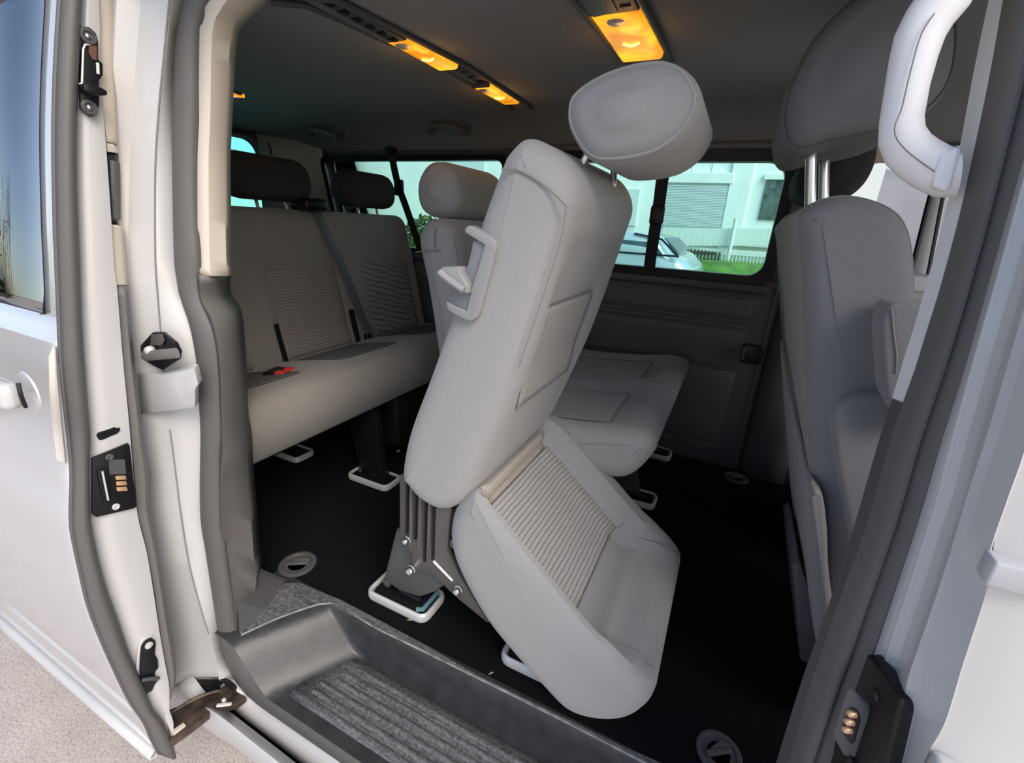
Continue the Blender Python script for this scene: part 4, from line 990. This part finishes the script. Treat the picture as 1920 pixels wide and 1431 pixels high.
# cream corner cap on the skin's front edge
cap = [(97, 668), (103, 655), (110, 648), (113, 700), (121, 790), (129, 868), (112, 862), (104, 800), (98, 730)]
obj('corner_cap', MB().slab([dx(x, y, -.930)+Vector((0, -.004, 0)) for x, y in cap], (-.006, .004, 0), bev=.0015), mat('off_white_cap', (.72, .70, .66), .4), dr_, smooth=40)

# ---- roller arm of the door
ra = thing('roller_arm', at(390, 1340, 2, -.2), 'grimy dark steel roller arm joining the sliding door to the sill', 'door arm')
GR = mat('greasy_steel', (.075, .055, .042), .55, .3, bump=(60, .8), var=(40, .6))
arm = [(300, 1345), (322, 1328), (350, 1318), (375, 1304), (400, 1296), (430, 1290), (462, 1306), (440, 1322), (420, 1326), (395, 1336), (360, 1364), (318, 1393), (300, 1380)]
obj('arm', MB().slab([at(x, y, 2, -.165) for x, y in arm], (0, 0, -.018), bev=.003), GR, ra, smooth=35)
obj('arm_flange', MB().tube([at(x, y, 2, -.15) for x, y in [(305, 1348), (330, 1331), (365, 1311), (400, 1298), (432, 1292)]], .004, 6, smooth=16), GR, ra)
obj('arm_lug', MB().slab([at(x, y, 2, -.155) for x, y in [(320, 1371), (344, 1354), (348, 1359), (325, 1377)]], (0, 0, -.006), bev=.001), mat('pale_nylon', (.62, .56, .46), .5), ra, smooth=35)
obj('roller', MB().lathe(at(427, 1300, 2, -.155), (0, 0, 1), [(.016, -.012), (.018, 0), (.016, .012), (.006, .014)], 16), GR, ra)
obj('roller_guide', MB().tube([at(x, y, 2, -.135) for x, y in [(412, 1282), (420, 1276), (432, 1284), (440, 1292)]], .006, 8, smooth=10), BLACK, ra)
obj('roller_pin', MB().tube([at(x, y, 2, -.145) for x, y in [(407, 1323), (418, 1322), (434, 1320)]], .004, 6), SATIN, ra)
obj('roller_bolt', MB().lathe(at(420, 1314, 2, -.147), (0, 0, 1), [(.005, -.004), (.005, .004), (.003, .006)], 10), SATIN, ra)

# ---- front door, closed, seen along its outer skin
fd = thing('front_door', (.7, .40, -.2), 'white front passenger door skin with a side moulding', 'door')
fx0 = .162
FP = [(.385, 1.0), (.375, .86), (.372, .775), (.366, .70), (.364, .60), (.368, .575), (.372, .57), (.365, .545), (.36, .40), (.365, .1), (.385, -.2)]
def fpr(x, z): return x
edge = cat([atn(*q, off=-.097) for q in H_R[4:]], 40)
def eg(z):
    b = min(edge, key=lambda p: abs(p.z-z)); return b
zs = zr(.96, -.2, 34)
C0 = [Vector((eg(z).x+.001 if z > .42 else edge[-1].x+.03, eg(z).y if z > .42 else .38, z)) for z in zs]
C1 = [p+Vector((.03, -.012, 0)) for p in C0]; C2 = [p+Vector((.2, -.02, 0)) for p in C0]; C3 = [p+Vector((1.0, -.01, 0)) for p in C0]
obj('outer_skin', MB().sheet([[p+Vector((.002, .03, 0)) for p in C0], C0, C1, C2, C3]), mat('front_door_paint', (.72, .70, .665), .4, coat=.3), fd, solid=.004, smooth=40)
mo = [atn(*q, off=-.112) for q in [(1850, 1046), (1850, 1098)]]
zz0, zz1 = mo[0].z, mo[1].z
obj('side_moulding', MB().box((mo[0].x+.424, mo[0].y+.006, (zz0+zz1)/2), (.84, .018, zz0-zz1), .002, 2), PAINT, fd, smooth=50)
zl = atn(1741, 1399, -.1).z
obj('lower_moulding', MB().box((mo[0].x+.47, mo[0].y-.008, zl-.035), (.90, .02, .07), .006, 3), PAINT, fd, smooth=50)
obj('inner_skin', MB().box((.75, .47, .45), (1.0, .04, .8), .02), DTRIM, fd)

# ---- white grab handle on the front pillar
gp = [(1840, -120), (1800, -70), (1768, 0), (1742, 34), (1724, 68), (1712, 110), (1700, 165), (1690, 225), (1690, 255), (1702, 280), (1722, 298), (1750, 315), (1775, 325), (1792, 322)]
P_ = [at(x, y, 1, .545+.0*i) for i, (x, y) in enumerate(gp)]
gh = thing('pillar_grab_handle', P_[4], 'large white grab handle on the front pillar beside the dark headrest', 'grab handle')
obj('grip', MB().tube(P_, [.02, .0195, .019, .018, .0175, .0165, .0155, .0155, .0165, .0175, .018, .0185, .0195, .021], 14, ra=.014, up=(0, 1, 0)), WTRIM, gh, smooth=60)
def cs(px): return [at(x, y, 1, .529) for x, y in px]
obj('seam_line', MB().tube(cs([(1752, 25), (1727, 65), (1708, 130), (1690, 205), (1681, 225), (1677, 243), (1682, 262), (1700, 283), (1725, 303), (1752, 322)]), .0006, 5, smooth=30), SEAM, gh)
obj('foot_cap', MB().slab(cs([(1764, 290), (1800, 274), (1797, 300), (1786, 345), (1778, 360), (1765, 357), (1748, 350), (1752, 325)]), (0, .022, 0), bev=.004, seg=3), WTRIM, gh, smooth=50)

# ---- belts
def strap(t, name, P, w, m=BELT, n=24, th=.0016, up=(1, 0, 0)):
    Q = cat(P, n)
    return obj(name, MB().tube(Q, th, 8, ra=w/2, up=up), m, t, smooth=60)
sb = thing('seat_belt', atf(740, 290, -.03), 'black belt hanging by the far rear side window', 'seat belt', 'seat belts')
strap(sb, 'webbing', [atf(733, 282, -.045), atf(740, 320, -.05), atf(748, 352, -.055), atf(760, 385, -.06), atf(772, 420, -.065), atf(790, 475, -.08)], .040)
obj('belt_guide', MB().box(atf(748, 352, -.055), (.05, .02, .07), .008), BLACK, sb)
obj('anchor', MB().box(atf(733, 282, -.045), (.05, .03, .025), .006), BLACK, sb)
sb = thing('seat_belt', atf(1240, 330, -.03), 'black belt hanging in front of the middle side window', 'seat belt', 'seat belts')
strap(sb, 'webbing', [atf(1255, 285, -.04), atf(1243, 330, -.045), atf(1236, 380, -.05), atf(1228, 430, -.055), atf(1221, 475, -.055), atf(1217, 508, -.05)], .044)
obj('belt_guide', MB().box(atf(1232, 403, -.055), (.052, .022, .07), .01), BLACK, sb)
sb = thing('seat_belt', (-1.5, 1.40, .96), 'grey black belt lying over the bench backrest from its top housing', 'seat belt')
def onb(u, y, l=.006): return LRB.pt(u, y, l)
strap(sb, 'webbing', [onb(6.2, 1.335, .012), onb(7.4, 1.345, .008), onb(8.5, 1.36), onb(9.6, 1.385, .010), onb(10.8, 1.41, .008), onb(12.0, 1.44), onb(13.2, 1.475), onb(14.0, 1.50, .01)], .045, mat('grey_belt', (.12, .115, .11), .55, bump=(900, .3)), up=(0, 1, 0))
obj('housing', MB().box((-1.50, 1.325, .975), (.10, .11, .045), .018, 4), BLACK, sb)
def buckle(p, label, ang=.3):
    t = thing('belt_buckle', p, label, 'belt buckle')
    R = Matrix.Rotation(ang, 3, 'Z')
    obj('button', MB().box(Vector(p)+R @ Vector((.0, .016, .004)), (.028, .028, .014), .005, 3, M=R), RED, t, smooth=50)
    obj('second_button', MB().box(Vector(p)+R @ Vector((-.006, -.02, .004)), (.03, .026, .014), .005, 3, M=R), RED, t, smooth=50)
    obj('case', MB().box(Vector(p)+R @ Vector((-.035, 0, -.002)), (.045, .07, .018), .006, 3, M=R), BLACK, t, smooth=50)
pb = at(537, 699, 2, .475)
buckle((pb.x, pb.y, pb.z), 'red belt buckle button lying on the rear bench cushion')
t = thing('belt_buckle', at(690, 635, 0, -1.35), 'small dark belt buckle tucked in the bench crease', 'belt buckle')
p = at(688, 636, 0, -1.36)
obj('case', MB().box(p, (.03, .03, .05), .006), BLACK, t)
obj('tongue', MB().tube([p+Vector((.01, -.01, .03)), p+Vector((.016, -.01, -.02))], .003, 6), CHROME, t)

# ---- round floor anchors, hook
for (x, y, r, lab) in ((558, 1058, .050, 'round floor anchor beside the door opening near the bench'), (1380, 896, .048, 'round floor anchor by the far wall panel'), (1348, 1412, .042, 'round floor anchor near the bottom edge below the front seat')):
    p = at(x, y, 2, .002)
    t = thing('floor_anchor', p, lab, 'floor anchor', 'floor anchors')
    obj('ring', MB().lathe(p, (0, 0, 1), [(r, -.002), (r, .003), (r*.9, .005), (r*.78, .004), (r*.74, .0)], 28), DTRIM, t)
    obj('cup', MB().lathe(p+Vector((0, 0, -.0015)), (0, 0, 1), [(r*.76, 0), (r*.5, .0015)], 24), BLACK, t)
    obj('latch_bar', MB().box(p+Vector((.0, .0, .004)), (r*1.25, .012, .008), .003, M=Matrix.Rotation(.6, 3, 'Z')), DTRIM, t)
    obj('latch_flap', MB().slab([p+Vector((-.4*r, -.1*r, .004)), p+Vector((.5*r, .45*r, .004)), p+Vector((.1*r, .62*r, .004))], (0, 0, .006), bev=.001), STEEL, t, smooth=30)
p = at(478, 1057, 2, .12)
t = thing('lashing_hook', at(478, 1060, 1, .60), 'tiny shiny hook on the edge of the grey pillar trim', 'hook')
p = at(478, 1058, 1, .60)
obj('hook', MB().lathe(p, (.6, -.8, 0), [(.008, -.006), (.008, .004), (.004, .008)], 10), CHROME, t)
for x, y, lab in ((921, 1263, 'tiny dry leaf scrap on the carpet beside the step'), (768, 1163, 'tiny leaf scrap below the chrome foot rail')):
    p = at(x, y, 2, .002); a_ = random.uniform(0, 3)
    u = Vector((math.cos(a_), math.sin(a_), 0)); v = Vector((-u.y, u.x, 0))
    tag(obj('leaf_scrap', MB().slab([p-u*.007, p-v*.002+Vector((0, 0, .001)), p+u*.007, p+v*.002], (0, 0, .0012)), mat('dry_leaf', (.6, .5, .34), .8) if 'dry_leaf' not in D.materials else D.materials['dry_leaf'], smooth=None), lab, 'leaf')

# ================================================================== OUTSIDE
def op(px, py, y): return at(px, py, 1, y)
# ---- white rendered house across the yard
YH = 11.0
hs_ = thing('house', (-6, YH, -.55), 'white rendered house seen through the side windows', 'building')
obj('wall', MB().box((-5.7, YH+2.1, 3.0), (15.6, 4, 7.2)), RENDERW, hs_, smooth=None)
def hbox(name, x0, y0, x1, y1, m, d=.06, pr=0, par=None):
    a = op(x0, y0, YH); b = op(x1, y1, YH)
    return obj(name, MB().box(((a.x+b.x)/2, YH+.1-pr, (a.z+b.z)/2), (abs(b.x-a.x), d, abs(a.z-b.z)), .01), m, par or hs_, smooth=None)
hw = hbox('window', 1247, 346, 1353, 427, SHUT, .08)
a = op(1247, 346, YH); b = op(1353, 427, YH)
for k in range(26):
    z = b.z+(a.z-b.z)*(k+.5)/26
    obj('slat', MB().box(((a.x+b.x)/2, YH+.045, z), (b.x-a.x-.06, .02, (a.z-b.z)/26*.8), .006), SHUT, hw, smooth=None)
obj('lintel', MB().box(((a.x+b.x)/2, YH+.06, a.z+.14), (b.x-a.x+.1, .12, .2), .01), RENDERW, hw, smooth=None)
dwm = mat('dark_window', (.08, .12, .11), .3, var=(8, .6))
hw = hbox('window', 1438, 336, 1480, 414, dwm, .08)
hbox('window_frame', 1434, 326, 1484, 337, RENDERW, .14, 0, hw)
hbox('window', 1100, 352, 1190, 424, SHUT, .08)
hbox('window', 830, 300, 905, 352, SHUT, .08)
hbox('ledge', 1236, 452, 1480, 456, SHUT, .3)
hbox('downpipe', 1378, 292, 1382, 470, RENDERW, .14)
dq = MB()
for k in range(5):
    q_ = op(1262+k*38, 300, YH); dq.box((q_.x, YH+.1, 3), (.012, .03, 6))
obj('facade_joints', dq, SHUT, hs_, smooth=None)
# ---- fence before the house: pale boards, a dark run and its posts
fe = thing('garden_fence', (-1, 9.5, -.4), 'pale board fence in front of the white house', 'fence')
for k in range(22):
    x0 = 1243+k*11
    a = op(x0, 428, 9.8); b = op(x0+10.5, 462, 9.8)
    c = op(x0+10.6, 428, 9.8)
    obj('board', MB().box(((a.x+c.x)/2, 9.8, (a.z+b.z)/2), (c.x-a.x, .03, a.z-b.z), .004), FENCEM, fe, smooth=None)
a = op(1236, 464, 9.85); b = op(1490, 464, 9.85)
obj('rail', MB().box(((a.x+b.x)/2, 9.85, a.z), (b.x-a.x, .06, .10), .01), FENCEM, fe, smooth=None)
obj('base_wall', MB().box(((a.x+b.x)/2, 9.95, a.z/2-.3), (b.x-a.x+6, .1, a.z+.5)), RENDERW, fe, smooth=None)
a = op(1380, 410, 9.7); b = op(1380, 505, 9.7)
obj('post', MB().cyl((a.x, 9.7, -.5), (a.x, 9.7, a.z), .035, 10), FENCEM, fe)
df = thing('railing', (-1.5, 9.2, -.4), 'dark slatted railing with grass behind it', 'fence')
for k in range(24):
    x0 = 1278+k*6.6
    a = op(x0, 470+.12*(x0-1278), 9.2); b = op(x0+3, 506, 9.2)
    if k < 11: obj('bar', MB().box(((a.x+b.x)/2, 9.2, (a.z+b.z)/2), (.035, .03, a.z-b.z+.1), .004), DFENCE, df, smooth=None)
    else: obj('bar', MB().box(((a.x+b.x)/2, 9.2, (a.z+b.z)/2), (.014, .02, a.z-b.z+.1), .003), FENCEM, df, smooth=None)
a = op(1276, 471, 9.2); b = op(1342, 471, 9.2)
obj('top_rail', MB().box(((a.x+b.x)/2, 9.2, a.z), (b.x-a.x, .05, .05), .006), DFENCE, df, smooth=None)
gz = op(1400, 492, 9.4).z
struct('terrain', MB().sheet([[Vector((x, y, -.56 if y < 7.6 else gz*sst((y-7.6)/1.2)+(-.56)*(1-sst((y-7.6)/1.2)))) for y in (7.4, 7.6, 7.9, 8.2, 8.5, 8.8, 9.1, 9.6, 10.8)] for x in (-16, -8, -2, 0, 4, 10)]), GREENM, label='green lawn bank before the house')
# low bush at the far side
def bush(name, c, r, nleaf, label, seed):
    rnd = random.Random(seed); b = MB()
    for k in range(nleaf):
        u = Vector((rnd.gauss(0, 1), rnd.gauss(0, 1), rnd.gauss(0, 1))).normalized()*(rnd.random()**.4)
        p = Vector(c)+Vector((u.x*r[0], u.y*r[1], u.z*r[2]))
        a_ = Vector((rnd.uniform(-1, 1), rnd.uniform(-1, 1), rnd.uniform(-1, 1))).normalized()*.05*rnd.uniform(.6, 1.6); d_ = a_.orthogonal().normalized()*.03
        b.add([p-a_, p+d_, p+a_, p-d_], [(0, 1, 2, 3)])
    t = thing(name, (c[0], c[1], -.55), label, 'bush')
    obj('leaves', b, HEDGE, t, smooth=None, kind='stuff', recalc=False)
    obj('stem', MB().cyl((c[0], c[1], -.55), (c[0], c[1], c[2]), .03, 8), BARK, t)
c = op(800, 410, 8.0)
bush('garden_bush', (c.x, 8.0, c.z-.30), (.5, .4, .38), 700, 'low green bush outside the far rear side window', 3)
# ---- parked car beyond the window
yc = 5.6
car = thing('parked_car', (-1.9, yc, -.55), 'pale blue parked car outside the middle side window', 'car')
cr = op(1287, 500, yc); 
def cz(px, py): p = op(px, py, yc); return (p.x, p.z)
x_b, z_b = cz(1270, 480); x_r, z_r = cz(1238, 440)
nose = x_b+.75
L_ = Loft([(x_r-3.0, .20), (x_r-2.95, .45), (x_r-2.6, .62), (x_r-2.2, z_r-.05), (x_r-1.2, z_r+.03), (x_r-.4, z_r+.02), (x_r, z_r-.03), (x_b-.08, z_b+.03), (x_b+.03, z_b-.015), (x_b+.12, z_b-.09), (x_b+.2, z_b-.2), (x_b+.27, .10), (x_b+.22, -.28), (x_b-1, -.34), (x_r-2.4, -.34), (x_r-2.95, -.2)], yc, yc+1.7, .18, mid=8)
ob = obj('body', L_.mesh(), CARP, car)
def cslab(pts, off=.0): return [Vector((x, yc+.005-off, z)) for x, z in pts]
obj('side_window', MB().slab(cslab([(x_b-.16, z_b+.0), (x_r-.06, z_r-.09), (x_r-.75, z_r-.07), (x_r-.75, z_b-.0)]), (0, .03, 0), bev=.006), CARG, ob, smooth=30)
obj('side_window', MB().slab(cslab([(x_r-.82, z_b), (x_r-.82, z_r-.07), (x_r-1.7, z_r-.08), (x_r-2.0, z_b)]), (0, .03, 0), bev=.006), CARG, ob, smooth=30)
obj('windscreen', MB().slab([Vector((x_r+.02, yc+.2, z_r-.05)), Vector((x_b-.03, yc+.15, z_b+.02)), Vector((x_b-.03, yc+1.55, z_b+.02)), Vector((x_r+.02, yc+1.5, z_r-.05))], (.01, 0, .02)), CARG, ob, smooth=None)
obj('window_line', MB().tube([(x_b+.02, yc-.002, z_b-.005), (x_r-2.1, yc-.002, z_b-.012)], .012, 6), BLACK, ob)
obj('pillar_line', MB().tube([(x_b+.0, yc+.02, z_b+.0), (x_r+.02, yc+.03, z_r-.05), (x_r-.3, yc+.06, z_r-.005)], .012, 6), BLACK, ob)
for wx in (x_b-.25, x_r-2.25):
    for wy in (yc-.01, yc+1.52):
        w = obj('wheel', MB().lathe((wx, wy, -.24), (0, 1, 0), [(.22, 0), (.30, .02), (.31, .1), (.30, .18), (.22, .2)], 24), TYRE, car)
        obj('wheel_rim', MB().lathe((wx, wy-.004, -.24), (0, 1, 0), [(.06, -.01), (.19, 0), (.2, .05)], 20), SATIN, w)
# ---- outhouse and bare tree behind the rear window
oh_ = thing('outhouse', (-10, 8, -.55), 'pale outhouse with a mossy roof edge behind the rear window', 'building')
xo = -9.0
e1 = at(405, 305, 0, xo); e2 = at(460, 290, 0, xo)
obj('wall', MB().box((xo-2, 5.8, e1.z/2-.3), (4, 3.6, e1.z+.5)), RENDERW, oh_, smooth=None)
pl = []
for k in range(9):
    z = -.4+(e1.z-.1+.4)*k/9
    obj('cladding_board', MB().box((xo+.02, 5.8, z+.11), (.04, 3.6, (e1.z+.3)/9*.93), .008), RENDERW, oh_, smooth=None)
obj('roof', MB().slab([(xo+.35, 3.7, e1.z+.02), (xo+.35, 7.9, e1.z+.02), (xo-4.2, 7.9, e1.z+.6), (xo-4.2, 3.7, e1.z+.6)], (0, 0, .18)), mat('mossy_roof', (.17, .22, .13), .9, var=(3, .5)), oh_, smooth=None)
def tree(name, base, h, seed, label, spread=.6, lev=5, r0=.12, lean=(0, 0)):
    rnd = random.Random(seed); t = thing(name, base, label, 'tree'); trunk = MB(); tw = MB()
    def br(p, d, L, r, k):
        pts = [p]; q = p.copy(); dd = d.copy()
        for i in range(4):
            dd = (dd+Vector((rnd.gauss(0, .16), rnd.gauss(0, .16), rnd.gauss(.03, .1)))).normalized()
            q = q+dd*L/4; pts.append(q.copy())
        (trunk if k >= lev-1 else tw).tube(pts, [r*(1-.12*i) for i in range(5)], 5 if k < lev-1 else 8)
        if k == 0: return
        for i in range(3):
            j = rnd.choice((2, 3, 4)); a = (dd+Vector((rnd.gauss(0, spread), rnd.gauss(0, spread), rnd.gauss(.1, spread*.6)))).normalized()
            br(pts[j], a, L*rnd.uniform(.6, .85), r*.55, k-1)
    br(Vector(base), Vector((lean[0], lean[1], 1)).normalized(), h*.36, r0, lev)
    obj('trunk', trunk, BARK, t); obj('twigs', tw, BARK, t, kind='stuff')
tb = at(455, 300, 0, -15.5)
tree('bare_tree', (-19, 13.6, -.55), 10, 5, 'bare leafless tree behind the outhouse, seen in the rear window', r0=.10)
# ---- beyond the driver's window: pale ground, walls and a hazy hill
hl_ = MB(); rnd = random.Random(4); P = []
for i in range(15):
    x = 6+i*4; row = []
    for k in range(6): row.append(Vector((x-3*k*.2, 55+k*4, -.6+(7.5+2*math.sin(i*.9)+2*rnd.random())*sst(k/5))))
    P.append(row)
struct('hill', MB().sheet(P), HILL, label='hazy grey hill in the distance')
yd = thing('yard_wall', (5, 14, -.55), 'white yard wall seen past the windscreen pillar', 'wall')
obj('wall', MB().box((9, 16, .05), (14, .3, 1.2), .05), RENDERW, yd)
obj('pier', MB().box((6.2, 15.8, .3), (.5, .5, 1.7), .05), RENDERW, yd)
obj('cap', MB().box((9, 16, .68), (14.1, .42, .08), .02), SHUT, yd)
# ---- what the sliding door's window reflects: a bank with bushes and bare trees on the camera's side of the yard
struct('terrain.001', MB().sheet([[Vector((x, y, z)) for y, z in ((-1.1, -.56), (-1.5, -.25), (-2.1, .15), (-3.2, .40), (-5, .5))] for x in (-16, -11, -8, -5.5)]), EARTH, label='brown earth bank across the lane')
for k in range(7):
    bush('lane_bush', (-14.5+1.4*k, -2.7-.2*(k % 2), .45), (.65, .4, .4), 500, f'{["round", "low", "ragged", "broad", "small", "tall", "end"][k]} dark bush on the earth bank across the lane', 20+k)
for k, (x, y) in enumerate(((-9.4, -3.7), (-8.0, -3.6), (-6.7, -3.5), (-12.6, -3.9), (-15.5, -4.2))):
    tree('lane_tree', (x, y, .3), 3.0, 40+k, f'{["first", "second", "third", "fourth", "fifth"][k]} bare tree along the earth bank across the lane', spread=.75, lev=4, r0=.05)
